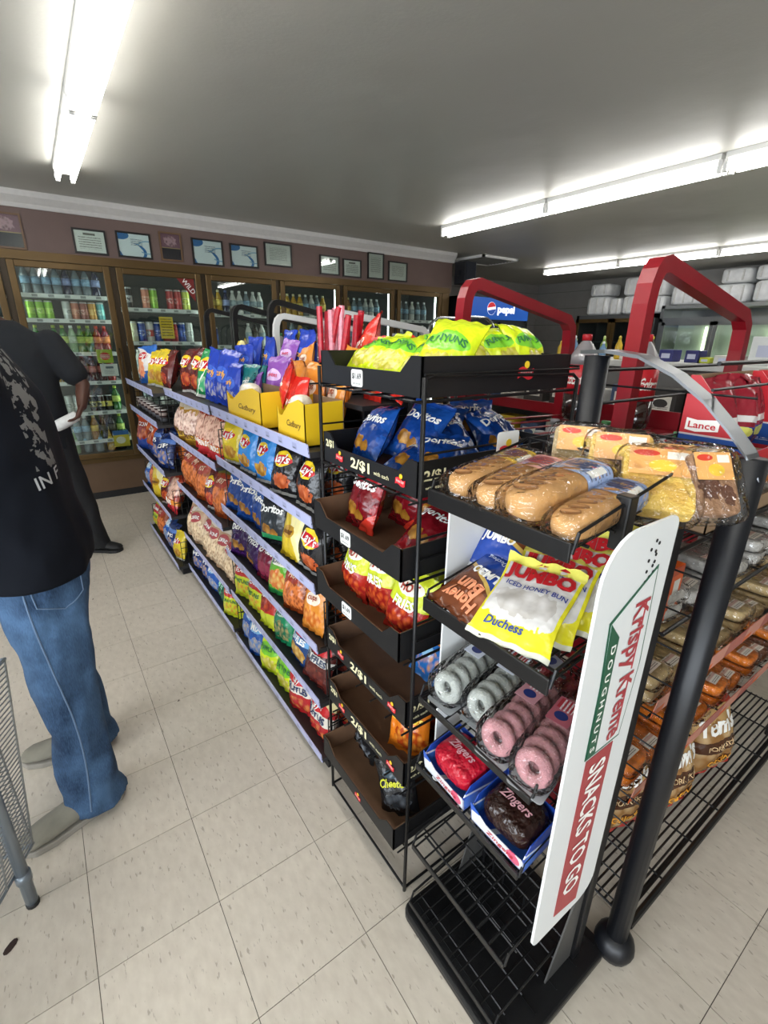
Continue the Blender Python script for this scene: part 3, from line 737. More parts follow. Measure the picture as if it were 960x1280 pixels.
kind('che_black', 'black cheese puff bag', '#161618', [('chips', .5, .3, .36, .14, '#5b5e62', '#26282b', 7), ('ell', .5, .75, .3, .06, '#3b4a52')], [('Cheetos', 0, .62, .8, '#c8c832', .03, .2)])
kind('smart_black', 'black popcorn bag', '#18191b', [('chips', .5, .24, .38, .14, '#8a8f94', '#2a2c30', 7), ('band', .82, .93, '#7fb0c8')], [('WHITE', 0, .66, .6, '#cfd4d6', .02, 0), ('CHEDDAR', 0, .56, .7, '#cfd4d6', .02, 0)])
kind('rinds', 'gold and pink pork rind bag', '#a87a2a', [('chips', .5, .5, .6, .3, '#8a4436', '#f0d2c0', 13), ('band', .12, .24, '#d8b23a'), ('band', .85, 1, '#cfc0a8')], [('RINDS', 0, .2, .6, '#5a1c14', .02, 0)], w=.17, h=.24, t=.085)
kind('rinds_red', 'red and gold pork rind bag', '#a83c26', [('chips', .5, .6, .5, .28, '#8a3a2c', '#ecc0a8', 13), ('band', .0, .2, '#c23034'), ('band', .2, .32, '#d8862e')], [('RINDS', 0, .26, .6, W_, .02, 0)], w=.17, h=.24, t=.085)
kind('amber', 'amber brown snack bag', '#8f3f1a', [('chips', .5, .35, .5, .26, '#6a2412', '#d8783a', 12), ('ell', .5, .72, .36, .13, '#9c3a2a'), ('band', .88, 1, '#6c6a34')], [('HOT', 0, .73, .42, '#e8c8a8', .02, .2)], w=.18, h=.24, t=.09)
kind('beige', 'beige pork skin bag', '#b99676', [('chips', .5, .35, .6, .33, '#8a5a3c', '#e6cda8', 13), ('ell', .45, .74, .34, .13, '#a8484a'), ('band', .9, 1, '#e2d6c4')], [('SKINS', 0, .74, .45, W_, .02, 0)], w=.17, h=.25, t=.085)
kind('navy', 'dark blue snack bag', '#1c2f63', [('chips', .5, .3, .4, .2, '#d0a860', '#3a5aa0', 7), ('band', .7, .82, '#5c7fc4')], [('CHIPS', 0, .62, .6, W_, .02, 0)])
kind('green_dark', 'dark green snack bag', '#14523c', [('dstripe', 1, -.6, .3, .05, '#2f8f6a')], [('MINT', 0, .6, .5, '#9fd8bc', .02, 0)])
kind('orange_bl', 'orange and blue corn chip bag', '#b8471e', [('band', 0, .35, '#22408a'), ('chips', .5, .55, .45, .25, '#d87a3a', '#8a2c18', 6)], [('CORN', 0, .75, .55, W_, .02, 0)], w=.18, h=.22)
kind('chex', 'blue cereal mix bag', '#2456a8', [('chips', .5, .3, .45, .2, '#c8b48c', '#6a86b8', 9), ('ell', .5, .72, .4, .12, '#7fb4e0')], [('MIX', 0, .72, .5, W_, .03, 0)])
kind('gardetto', 'green rye snack bag', '#1f8a5a', [('chips', .5, .3, .45, .2, '#c8a86a', '#1f6a4a', 9), ('ell', .5, .7, .4, .11, '#c9e0c0')], [('RYE', 0, .7, .45, '#1a4a34', .03, 0)])
kind('takis', 'red and yellow corn twist bag', '#c23126', [('band', 0, .35, '#c9d032'), ('chips', .5, .6, .4, .2, '#e0602a', '#8f1c1c', 8)], [('HOT', 0, .75, .5, W_, .03, .1)])
kind('fun_red', 'yellow and red onion ring bag', '#c9d22e', [('band', .62, .9, '#b9302a'), ('chips', .5, .3, .42, .2, '#d86a32', '#c9d22e', 8)], [('FLAMIN', 0, .76, .6, W_, .02, 0), ('FUNYUNS', 0, .52, .75, '#1d6a34', .03, 0)])
# confectionery
kind('candy_blue', 'royal blue candy bag', '#1f3fae', [('ell', .5, .55, .38, .14, '#3b63cf'), ('chips', .5, .25, .36, .14, '#d0c8b8', '#1f3fae', 9)], [('candy', 0, .55, .5, '#f0b03a', .02, .2)], cat='candy bag', t=.05)
kind('candy_yellow', 'golden yellow candy bag', '#d8b82a', [('diag', 1, .6, .95, '#e9dc9a'), ('ell', .5, .5, .3, .12, '#b98a1c')], [('butter', 0, .5, .5, '#6a3a10', .02, .2)], cat='candy bag', t=.05)
kind('candy_purple', 'lilac candy bag', '#8a4fa8', [('ell', .5, .68, .36, .1, '#d8b8e4'), ('chips', .5, .3, .36, .2, '#c89ad4', '#7a3f98', 8)], [('sweet', 0, .68, .45, '#c8305a', .02, 0)], cat='candy bag', t=.045, w=.12)
kind('candy_orange', 'orange candy bag', '#dd8b32', [('ell', .5, .62, .32, .12, '#f2e2cc'), ('chips', .5, .25, .38, .15, '#e8a85a', '#c8661e', 8)], [('cups', 0, .62, .4, '#a8481c', .02, 0)], cat='candy bag', t=.045, w=.13)
kind('candy_red', 'bright red candy bag', '#cc2a20', [('band', .4, .6, '#d94a32'), ('chips', .5, .2, .36, .1, '#e8864a', '#a81c18', 8)], [('Whopp', 0, .5, .7, '#f2e4d4', .02, .2)], cat='candy bag', t=.06)
kind('candy_teal', 'teal candy bag', '#1f6e70', [('band', .0, .4, '#8f8f8a'), ('chips', .5, .6, .3, .12, '#d8d0b8', '#1f6e70', 7)], [('mint', 0, .62, .45, W_, .02, .1)], cat='candy bag', t=.05, w=.12)
kind('toms', 'tan pork skin bag with white script logo', '#b8935e', [('chips', .3, .45, .42, .4, '#d8bd90', '#94693a', 5), ('band', .42, .58, '#4c2c1a'), ('rect', .35, 1, .2, .33, '#5a331c'), ('band', 0, .09, '#b8433a'), ('band', .93, 1, '#9c3a2c')], [("Tom's", .0, .76, .85, W_, .05, .25), ('PORK SKINS', .08, .5, .74, '#d8b88a', .01, 0), ('ORIGINAL', .12, .265, .72, '#e8a030', .02, 0)], w=.24, h=.32, t=.1, rough=.2)
kind('lance_red', 'dark red snack bag with blue foot', '#8a1f2c', [('band', .0, .34, '#21448c'), ('ell', .5, .27, .38, .07, '#d8d86a'), ('chips', .5, .12, .3, .07, '#b85a2a', '#7a2a18', 7), ('band', .4, .48, '#d8d4d0')], [], w=.13, h=.17, t=.05, rough=.2)
BAGM = {}
def bag_parts(key, var):
    if (key, var) in BAGM: return BAGM[(key, var)]
    K = KINDS[key]
    P = dict(w=K['w'], h=K['h'], t=K['t'], seed=(sum(map(ord, key)) % 37) * 0.37 + var * 1.91, flop=[-.5, .35, 0.9][var % 3])
    me = bag_mesh('bag', P, K['m'])
    tm = []
    for ti, (body, cu, cv, wf, col, bold, shear) in enumerate(K['texts']):
        b = MB(); W, H = P['w'], P['h']
        def fn(u, v, cu=cu, cv=cv):
            s = max(-.97, min(.97, (u / (W / 2)) + cu)); q = cv + v / H
            p = bag_surf(P, s, q, 1); return p + Vector((0, -0.0028, 0))
        put_text(b, body, fn, W * wf, None, bold, shear)
        tm.append(b.mesh('lettering', mat('ink_' + col.lstrip('#'), col, 0.4)))
    BAGM[(key, var)] = (me, tm)
    return BAGM[(key, var)]
def place_bag(key, loc, yaw=-90, lean=0, roll=0, scale=1.0, var=None, label='', group=None, name=None):
    K = KINDS[key]
    var = random.randrange(3) if var is None else var
    me, tms = bag_parts(key, var)
    o = bpy.data.objects.new(name or K['cat'].replace(' ', '_'), me); COL.objects.link(o)
    R = Matrix.Rotation(math.radians(yaw), 4, 'Z') @ Matrix.Rotation(math.radians(lean), 4, 'X') @ Matrix.Rotation(math.radians(roll), 4, 'Y')
    o.matrix_world = Matrix.Translation(loc) @ R @ Matrix.Scale(scale, 4)
    for tm in tms:
        c = bpy.data.objects.new('lettering', tm); COL.objects.link(c); c.parent = o
    tag(o, label, K['cat'], group)
    return o

# ================================================================== GONDOLA SHELVING (left side of the island)
M_GMET = mat('gondola_black_metal', '#1b1b1d', 0.45, metal=0.3)
M_GSHELF = mat('gondola_shelf_dark', '#2b2a2b', 0.5)
M_GBACK = mat('pegboard_dark', '#3a3430', 0.7, vary=0.1)
M_RAIL = pmat('price_rail_lavender', '#b6bade', [('vlines', 9, 0.25, 0.75, 0.3, '#a0a4c8'), ('vlines', 9, 0.3, 0.42, 0.22, '#6a6e88')], rough=0.35)
M_WIRE = mat('black_wire', '#0f0f11', 0.4, metal=0.2)
def wire_panel(mb, c0, u, v, nu, nv, r=0.0024):
    c0, u, v = Vector(c0), Vector(u), Vector(v)
    for i in range(nu + 1): mb.tube([c0 + u * i / nu, c0 + u * i / nu + v], r, 5)
    for j in range(nv + 1): mb.tube([c0 + v * j / nv, c0 + v * j / nv + u], r, 5)
def gondola(x, y0, y1, zs, label, depth=0.4, base_h=0.05, base_m=None):
    r = thing('gondola_shelving', (x + depth / 2, (y0 + y1) / 2, 0), label, 'shelving', 'gondola shelving in the chip aisle')
    MB().box(x + 0.02, x + depth + .02, y0, y1, 0, base_h - 0.02).build('base', base_m or M_GMET, r)
    MB().box(x + depth, x + depth + 0.02, y0, y1, base_h, 1.42).build('back_panel', M_GBACK, r)
    for yy in (y0, y1 - 0.025): MB().box(x + depth - 0.03, x + depth, yy, yy + 0.025, base_h, 1.45).build('upright', M_GMET, r)
    for z in zs:
        s = MB().box(x, x + depth, y0 + 0.004, y1 - 0.004, z - 0.022, z - 0.004).build('shelf', M_GSHELF, r)
        rl = MB(); L = y1 - y0 - 0.01
        rl.prism([(0, -0.02), (L, -0.02), (L, 0.02), (0, 0.02)], (x - 0.002, y1 - 0.005, z), (0, -1, 0), (-0.12, 0, 1), (-0.004, 0, 0))
        rl.build('price_rail', M_RAIL, s)
    for yy in (y0 + 0.008, y1 - 0.008):
        for a, b_ in zip(zs[1:], zs[:-1]):
            w = MB(); hh = min(0.17, (b_ - a) * .75); wire_panel(w, (x + 0.03, yy, a), (depth - 0.06, 0, 0), (0, 0, hh), 8, 4)
            w.build('wire_divider', M_WIRE, r)
    return r
NEAR, MID, FAR = [1.22, 1.0, 0.77, 0.54, 0.31, 0.055], [1.215, 0.954, 0.65, 0.30, 0.07], [1.205, 1.015, 0.71, 0.42, 0.06]
gondola(0.60, 1.215, 2.165, NEAR, 'nearest gondola shelf unit of chip bags, six shelves, beside the tray rack')
gondola(0.60, 2.20, 3.10, MID, 'middle gondola shelf unit with gold pork rind bags on its second shelf', base_h=0.06, base_m=mat('base_brown', '#3c322b', 0.6))
gondola(0.537, 3.13, 4.08, FAR, 'farthest gondola shelf unit, nearest the drinks coolers', base_h=0.06)
random.seed(11)
SECT = {'near': (0.60, 1.25, 2.14, NEAR, 'nearest gondola'), 'mid': (0.60, 2.235, 3.07, MID, 'middle gondola'), 'far': (0.537, 3.16, 4.05, FAR, 'farthest gondola')}
def shelf_row(sec, si, kinds, scale=1.0, row=0, lean=-12, x_in=0.022, yaw_j=26, roll_j=12):
    x, y0, y1, zs, word = SECT[sec]
    n = len(kinds)
    for i, k in enumerate(kinds):              # listed from the far end to the near end
        if k is None: continue
        y = y1 - (y1 - y0) * (i + .5) / n
        w2 = KINDS[k]['t'] * scale / 2
        xx = x + x_in + w2 * .4 + row * 0.115
        lab = '%s, %s from far end, %s shelf%s, %s' % (KINDS[k]['word'], ORD[i], ORD[si], ' back row' if row else '', word)
        sc = scale * random.uniform(1.04, 1.13)
        if si > 0:      # keep clear of the shelf above
            sc = min(sc, (zs[si - 1] - zs[si] - .034) / (KINDS[k]['h'] * math.cos(math.radians(lean))))
        sc = min(sc, 1.16 * (y1 - y0) / n / KINDS[k]['w'])
        place_bag(k, (xx, y, zs[si] + 0.001), -90 + 12 + random.uniform(-14, 14), lean + random.uniform(-6, 3), random.uniform(-9, 9) if not row else 0,
                  sc, None, lab, 'bags on the gondola shelves')
shelf_row('near', 1, ['lays_yellow', 'lays_blue', 'lays_blue', 'lays_black', 'lays_black'], 1.0)
shelf_row('near', 2, ['dor_blue', 'dor_blue', 'dor_blue', 'dor_black', 'candy_yellow', 'lays_black'], 1.0)
shelf_row('near', 3, ['dor_purple', 'dor_purple', 'dor_maroon', 'ruf_green', 'amber', 'candy_orange'], .98)
shelf_row('near', 4, ['fun_red', 'fun_red', 'takis', 'gardetto', 'ruf_blue', 'ruf_brown'], 1.0)
shelf_row('near', 5, ['chex', 'chex', 'funyuns', 'funyuns', 'ruf_red', 'ruf_red'], 1.02)
for si, ks in ((1, ['lays_yellow', 'lays_yellow', 'lays_blue', 'lays_black', 'lays_black']), (2, ['dor_blue', 'dor_blue', 'dor_black', 'dor_black', 'lays_black']), (3, ['dor_purple', 'dor_maroon', 'dor_maroon', 'ruf_green', 'amber']), (4, ['fun_red', 'takis', 'gardetto', 'ruf_blue', 'ruf_brown']), (5, ['chex', 'chex', 'funyuns', 'ruf_red', 'ruf_red'])):
    shelf_row('near', si, ks, .97, row=1)
shelf_row('mid', 1, ['rinds', 'rinds', 'rinds', 'rinds_red', 'rinds_red', 'rinds_red'], .98, roll_j=5)
shelf_row('mid', 2, ['amber', 'amber', 'amber', 'lays_red', 'amber'], 1.0)
shelf_row('mid', 3, ['beige', 'beige', 'beige', 'beige', 'beige', 'beige'], 1.05)
shelf_row('mid', 4, ['navy', 'navy', 'chex', 'green_dark', 'fun_red'], 1.0)
shelf_row('mid', 1, ['rinds', 'rinds', 'rinds_red', 'rinds_red', 'rinds_red'], .95, row=1)
shelf_row('mid', 3, ['beige', 'amber', 'beige', 'beige', 'beige'], 1.0, row=1)
shelf_row('far', 2, ['orange_bl', 'orange_bl', 'navy', 'navy'], 1.05)
shelf_row('far', 3, ['chex', 'amber', 'candy_yellow', 'lays_red', 'rinds_red'], 1.0)
shelf_row('far', 4, ['fun_red', 'amber', 'chex', 'navy', 'lays_yellow'], .95)
shelf_row('far', 2, ['orange_bl', 'navy', 'navy', 'amber'], 1.0, row=1)
# top shelves: standing chip bags, higher second tier of candy
shelf_row('far', 0, ['lays_white', 'lays_white', 'lays_yellow', 'lays_yellow', 'lays_red'], 1.1, lean=-14, x_in=.09)
shelf_row('mid', 0, ['lays_red', 'lays_red', 'lays_green', 'candy_blue', 'candy_blue'], 1.12, lean=-12, x_in=.09)
# small cups on the far unit's second shelf
for i in range(7):
    o = MB().lathe([(.022, 0), (.027, .07), (.029, .073), (.029, .078), (.0005, .078)], 12).build('snack_cup', pmat('snack_cup_print', '#3d2320', [('band', .0, .35, '#8f8f94'), ('band', .5, .75, '#b9a8a0'), ('band', .9, 1, '#c9c4bd')], rough=.35), smooth=True)
    o.location = (0.60, 4.0 - i * 0.125, FAR[1]); tag(o, 'small brown snack cup, %s from far end, second shelf, farthest gondola' % ORD[i], 'snack cup', 'snack cups on the far gondola')
# rear candy tier of the nearest gondola
ct = thing('candy_riser', (0.9, 1.7, 1.22), 'black raised candy riser along the back of the nearest top shelf', 'riser')
MB().box(0.80, 1.00, 1.25, 2.75, 1.315, 1.33).build('riser_shelf', M_GSHELF, ct)
for yy in (1.27, 2.0, 2.72): MB().box(0.82, 0.99, yy, yy + 0.015, 1.22, 1.315).build('riser_leg', M_GMET, ct)
def candy(key, x, y, z, lab, yaw=-90, lean=-8, roll=0, sc=1.0): place_bag(key, (x, y, z), yaw, lean, roll, sc, None, lab, 'candy on the top gondola shelf')
for i, (k, y, sc, lab) in enumerate((('candy_yellow', 2.64, .85, 'golden yellow candy bag at the far end of the candy riser'), ('candy_blue', 2.43, .95, 'royal blue candy bag beside the golden yellow one on the riser'),
        ('candy_blue', 2.24, .95, 'royal blue candy bag behind the lilac bag on the riser'), ('candy_blue', 2.03, 1.1, 'tallest royal blue candy bag beside the white rack frame'), ('candy_blue', 1.86, 1.1, 'royal blue candy bag nearest the red candy sticks'), ('candy_red', 1.36, 1.0, 'red candy bag at the near end of the riser'))):
    candy(k, 0.90, y, 1.331, lab, yaw=-90 + random.uniform(-10, 10), sc=sc)
for i, (k, x, y, sc, lab) in enumerate((('candy_teal', .74, 2.08, .95, 'first teal candy bag left of the yellow carton'), ('candy_teal', .75, 1.97, .95, 'second teal candy bag behind the yellow carton'), ('candy_purple', .77, 1.86, 1.15, 'lilac candy bag behind the yellow carton'),
        ('candy_orange', .78, 1.71, 1.1, 'orange candy bag beside the lilac candy bag'), ('candy_orange', .78, 1.56, 1.1, 'second orange candy bag behind the red candy bag'), ('candy_orange', .79, 1.42, 1.05, 'orange candy bag nearest the tray rack'), ('candy_red', .69, 1.50, .9, 'bright red candy bag standing between the two yellow cartons'), ('candy_blue', .70, 2.18, .95, 'royal blue candy bag next to the green chip bags'))):
    candy(k, x, y, 1.221, lab, yaw=-90 + random.uniform(-14, 14), sc=sc)
for i, (k, x, y, z, sc, roll, lab) in enumerate((('candy_teal', .70, 2.02, 1.221, .8, 12, 'small teal candy bag tilted in front of the riser'), ('candy_blue', .80, 2.30, 1.331, .8, -8, 'royal blue candy bag in front of the golden yellow one'), ('candy_yellow', .86, 2.54, 1.331, .9, 8, 'golden yellow candy bag beside the royal blue ones'),
        ('candy_purple', .84, 1.95, 1.331, .95, 6, 'lilac candy bag on the riser'), ('candy_orange', .86, 1.78, 1.331, .9, -14, 'orange candy bag tilted on the riser'), ('candy_red', .70, 1.62, 1.30, .75, 10, 'red candy bag resting on the larger yellow carton'), ('candy_orange', .84, 1.46, 1.331, .85, 12, 'orange candy bag on the near part of the riser'),
        ('candy_red', .93, 1.45, 1.40, 1.05, -20, 'crumpled red candy bag heaped beside the red sticks'), ('candy_purple', .70, 1.94, 1.221, .85, -10, 'lilac candy bag left of the larger yellow carton'), ('candy_red', .92, 1.27, 1.36, .9, 25, 'crumpled red candy bag behind the top tray'))):
    place_bag(k, (x, y, z), -90 + random.uniform(-25, 25), -16, roll, sc, None, lab, 'candy on the top gondola shelf')
# yellow display cartons with handle-shaped cut-outs
M_YCART = mat('carton_yellow', '#e2b81a', 0.45); M_KRAFT = mat('kraft_board', '#8f7458', 0.8, vary=0.08)
def carton(yc, L, label, x0=0.615, D=0.13, yaw=0):
    r = thing('display_carton', (x0 + D / 2, yc, 1.219), label, 'display carton', 'yellow cartons on the top shelf')
    y0, y1, z = yc - L / 2, yc + L / 2, 1.219
    fr = [(0, 0), (L, 0), (L, .125), (L * .8, .135), (L * .45, .115), (L * .2, .075), (L * .08, .075), (0, .10)]
    MB().prism(fr, (x0, y1, z), (0, -1, 0), (0, 0, 1), (0.003, 0, 0)).build('front_panel', M_YCART, r)
    MB().prism([(0, 0), (L, 0), (L, .13), (0, .13)], (x0 + D, y1, z), (0, -1, 0), (0, 0, 1), (0.003, 0, 0)).build('back_panel', M_KRAFT, r)
    sd = [(0, 0), (D, 0), (D, .13), (D * .7, .12), (D * .5, .06), (D * .3, .06), (0, .10)]
    MB().prism(sd, (x0, y1, z), (1, 0, 0), (0, 0, 1), (0, -0.003, 0)).build('side_panel', M_YCART, r)
    MB().prism([(0, 0), (D, 0), (D, .13), (0, .125)], (x0, y0 + .003, z), (1, 0, 0), (0, 0, 1), (0, -0.003, 0)).build('side_panel', M_YCART, r)
    MB().box(x0, x0 + D, y0, y1, z, z + .003).build('bottom', M_KRAFT, r)
    t = MB(); put_text(t, 'Cadbury', flat_fn((x0 - .001, yc - L * .12, z + .055), (0, -1, 0), (0, 0, 1)), L * .5, .026, .01, .35); t.build('lettering', mat('ink_brown', '#5a3a14', .5), r)
    wl = MB().superell((x0 + .05, yc + L * .12, z + .105), (.035, L * .18, .035), .8, .8, 12, 8).build('wrapped_egg', mat('egg_foil', '#e6dfcc', .3, vary=.2, nscale=50), r, smooth=True)
    return r
carton(1.80, 0.36, 'larger yellow display carton with brown script on the top shelf')
carton(1.375, 0.20, 'smaller yellow display carton beside the tray rack')
# red candy sticks standing in a box
sb = thing('stick_box', (0.93, 1.60, 1.331), 'small white box of upright red candy sticks above the tray rack', 'candy box')
bx = MB(); bx.box(.86, 1.0, 1.53, 1.68, 1.331, 1.336)
for a in ((.86, .863, 1.53, 1.68), (.997, 1.0, 1.53, 1.68), (.86, 1.0, 1.53, 1.533), (.86, 1.0, 1.677, 1.68)): bx.box(*a, 1.331, 1.43)
bx.build('box', mat('box_white', '#d8d4d0', .5), sb)
random.seed(3)
for i in range(14):
    x, y = random.uniform(.875, .985), random.uniform(1.545, 1.665)
    dx, dy = random.uniform(-.04, .02), random.uniform(-.10, .02)
    k = MB()
    p = Vector((x, y, 1.337)); q = Vector((x + dx, y + dy, 1.337 + random.uniform(.25, .30)))
    k.tube([p, p.lerp(q, .5), q], .011, 7)
    st_ = k.build('candy_stick', mat('stick_red' if i % 3 else 'stick_pink', '#b51c2c' if i % 3 else '#d88a96', .35, vary=.25, nscale=70))
    tag(st_, 'tall %s wrapped candy stick standing in the white box' % ('red' if i % 3 else 'pink'), 'candy', '%s candy sticks in the box' % ('red' if i % 3 else 'pink'))
# tubular frames rising behind the candy: racks of the far side of the island
M_RED = mat('red_enamel', '#860f1c', 0.3, vary=.06, spec=.6); M_WHITEN = mat('white_enamel_tube', '#d9d9d6', .3); M_BLKEN = mat('black_enamel', '#0d0d0f', .35)
def square_tube(mb, pts, a=0.02):
    mb.tube(pts, a * 1.2, 8)
def side_frame(mb, y, x0, x1, ztop, zlow, r):
    c = 0.045
    pts = [(x0, y, 0)]
    pts += [(x0, y, ztop - 2 * c), (x0 + .004, y, ztop - 1.1 * c), (x0 + .014, y, ztop - c * .5), (x0 + .03, y, ztop - c * .12), (x0 + c * 1.2, y, ztop)]
    pts += [(x1 - c * .9, y, zlow + c * .2), (x1 - .008, y, zlow - c * .5), (x1, y, zlow - 2 * c), (x1, y, 0)]
    mb.tube(pts, r * 1.2, 4)

# ================================================================== BLACK WIRE RACK WITH CARDBOARD TRAYS
M_CARDBK = mat('black_card', '#0d0d0f', 0.5, vary=0.1); M_CARDBR = mat('brown_card', '#6b4d36', 0.8, vary=0.12, nscale=20)
M_CREAM = mat('ink_cream', '#efe6b8', .5); M_INKW = mat('ink_f4f2ec', '#f4f2ec', .4)
fr = thing('tray_rack', (0.83, 0.93, 0), 'black wire snack rack holding seven cardboard trays of small bags', 'rack')
RX0, RX1, RY0, RY1 = 0.598, 1.085, 0.715, 1.14
TRAYS = [(1.42, .598), (1.215, .598), (1.03, .56), (0.82, .56), (0.61, .588), (0.41, .588), (0.19, .56)]
for (x, y, zt) in ((RX0, RY0, 1.46), (RX0, RY1, 1.46), (RX1, RY0, 1.44), (RX1, RY1, 1.44)):
    MB().tube([(x, y, 0.0), (x, y, zt)], .005, 8).build('upright', M_WIRE, fr, smooth=True)
wr_ = MB()
for z, xf in TRAYS:
    for yy in (RY0, RY1):
        for dz in ((-.006, .045) if z > 1.4 else (-.006, .045, .095)): wr_.tube([(RX0, yy, z + dz), (RX1, yy, z + dz)], .0028, 6)
    wr_.tube([(RX1, RY0, z + .05), (RX1, RY1, z + .05)], .0028, 6)
    for k in range(7):
        yy = RY0 + (RY1 - RY0) * k / 6; wr_.tube([(RX0 - .03, yy, z - .004), (RX1, yy, z - .004)], .0025, 6)
    wr_.tube([(RX0, RY0, z - .008), (RX0, RY1, z - .008)], .003, 6)
wr_.tube([(RX0, RY0, .012), (RX0, RY1, .012)], .004, 6); wr_.tube([(RX1, RY0, .012), (RX1, RY1, .012)], .004, 6)
for k in range(4):
    xx = RX0 + (RX1 - RX0) * (k) / 3; wr_.tube([(xx, RY0, .012), (xx, RY1, .012)], .003, 6)
for yy in (RY0, RY1): wr_.tube([(RX0, yy, .012), (RX1, yy, .012)], .004, 6)
wr_.tube([(RX0, RY0, 1.455), (RX0 + .02, RY0, 1.462), (RX1 - .02, RY0, 1.452), (RX1, RY0, 1.44)], .004, 6)
wr_.build('wire_shelves', M_WIRE, fr)
def tray(z, xf, inner, tags):
    y0, y1, x1 = 0.724, 1.128, 1.06
    L, H = y1 - y0, 0.078
    b = MB()
    cut = [(0, 0), (L, 0), (L, H), (L - .035, H), (L - .07, H * .58), (.07, H * .58), (.035, H), (0, H)]
    full = lambda w: [(0, 0), (w, 0), (w, H), (0, H)]
    D = x1 - xf
    for off, mi in ((0, 0), (.0022, 1)):
        b.mi = mi
        b.prism(cut, (xf + off, y1, z), (0, -1, 0), (0, 0, 1), (.002, 0, 0))
        b.prism(full(L), (x1 - off, y1, z), (0, -1, 0), (0, 0, 1), (-.002, 0, 0))
        b.prism(full(D), (xf, y0 + off, z), (1, 0, 0), (0, 0, 1), (0, .002, 0))
        b.prism(full(D), (xf, y1 - off, z), (1, 0, 0), (0, 0, 1), (0, -.002, 0))
    b.mi = 1; b.box(xf + .004, x1 - .004, y0 + .004, y1 - .004, z, z + .003)
    t = b.build('tray', [M_CARDBK, inner], fr)
    ym = (y0 + y1) / 2
    for tg in tags:
        if tg == 'front21':
            x = MB(); put_text(x, '2/$1', flat_fn((xf - .001, ym + .02, z + .022), (0, -1, 0), (0, 0, 1)), .085, .03, .03); put_text(x, 'with each', flat_fn((xf - .001, ym - .07, z + .02), (0, -1, 0), (0, 0, 1)), .06, .01); x.build('lettering', M_CREAM, t)
            for s_ in (.115, -.145): flag(t, flat_fn((xf - .0012, ym + s_, z + .024), (0, -1, 0), (0, 0, 1)), .034, (-.001, 0, 0))
        elif tg == 'side21':
            x = MB(); put_text(x, '2/$1', flat_fn((xf + .045, y0 - .001, z + .045), (1, 0, 0), (0, 0, 1)), .06, .026, .03); put_text(x, 'with each', flat_fn((xf + .045, y0 - .001, z + .02), (1, 0, 0), (0, 0, 1)), .05, .008); x.build('lettering', M_CREAM, t)
            x = MB(); put_text(x, '2/$1', flat_fn((xf - .001, y1 - .035, z + .05), (0, -1, 0), (0, 0, 1)), .04, .022, .03); x.build('lettering', M_CREAM, t)
        elif tg == 'tag':
            yy = ym + .03
            pl = MB().prism(rrect(-.024, .024, -.019, .019, .006), (xf - .0005, yy, z + .022), (0, -1, 0), (0, 0, 1), (-.001, 0, 0)).build('price_tag', mat('tag_white', '#e3e3df', .4), t)
            x = MB(); put_text(x, '$1.69', flat_fn((xf - .002, yy, z + .026), (0, -1, 0), (0, 0, 1)), .038, .015, .02); put_text(x, 'each plus tax', flat_fn((xf - .002, yy, z + .010), (0, -1, 0), (0, 0, 1)), .034, .006); x.build('lettering', mat('ink_black', '#17161a', .5), pl)
        elif tg == 'sideflag':
            flag(t, flat_fn((xf + .30, y0 - .0012, z + .04), (1, 0, 0), (0, 0, 1)), .05, (0, -.001, 0))
        elif tg == 'frontflag':
            flag(t, flat_fn((xf - .0012, ym - .02, z + .02), (0, -1, 0), (0, 0, 1)), .03, (-.001, 0, 0))
        elif tg == 'sidecard':
            pl = MB().prism(rrect(-.036, .036, -.045, .045, .008), (xf + .25, y0 - .012, z + .075), (1, 0, 0), (0, 0, 1), (0, -.001, 0)).build('clip_card', mat('tag_white', '#e3e3df', .4), t)
            flag(pl, flat_fn((xf + .25, y0 - .0142, z + .075), (1, 0, 0), (0, 0, 1)), .055, (0, -.001, 0))
def flag(parent, fn, w, d):
    """small waving red ribbon with a yellow disc: the maker's mark on the trays"""
    c, ax, ay = fn(0, 0), fn(1, 0) - fn(0, 0), fn(0, 1) - fn(0, 0)
    h = w * .62
    MB().prism([(.16 * w * math.cos(a) + .02 * w, .16 * w * math.sin(a) + h * .55) for a in [2 * PI * i / 12 for i in range(12)]], c, ax, ay, d).build('logo_disc', mat('logo_yellow', '#e8c22a', .4), parent)
    rib = [(-.5 * w + w * i / 8, .3 * h + .12 * h * math.sin(i / 8 * 2 * PI)) for i in range(9)]
    rib += [(.46 * w - w * i / 8, -.38 * h + .12 * h * math.sin((8 - i) / 8 * 2 * PI)) for i in range(9)]
    rb = MB().prism(rib, c + Vector(d) * .3, ax, ay, Vector(d) * 1.2).build('logo_ribbon', mat('logo_red', '#d42c34', .4), parent)
    t = MB(); put_text(t, 'Frito Lay', flat_fn(c + Vector(d) * 1.8, ax, ay), w * .8, h * .4, 0, .2); t.build('logo_lettering', M_INKW, parent)
for (z, xf), inner, tags in zip(TRAYS, [M_CARDBK, M_CARDBK, M_CARDBR, M_CARDBR, M_CARDBR, M_CARDBR, M_CARDBR],
        [['tag', 'sideflag'], ['front21', 'side21', 'sidecard'], ['tag'], ['tag'], ['front21', 'side21'], ['front21', 'side21'], ['frontflag']]):
    tray(z, xf, inner, tags)
random.seed(21)
TR = ['top', 'second', 'third', 'fourth', 'fifth', 'sixth', 'lowest']
def tray_bag(ti, key, x, y, dz, yaw, lean, roll, sc, lab, var=None):
    place_bag(key, (x, y, TRAYS[ti][0] + .004 + dz), yaw, lean, roll, sc, var, lab, 'bags in the wire tray rack')
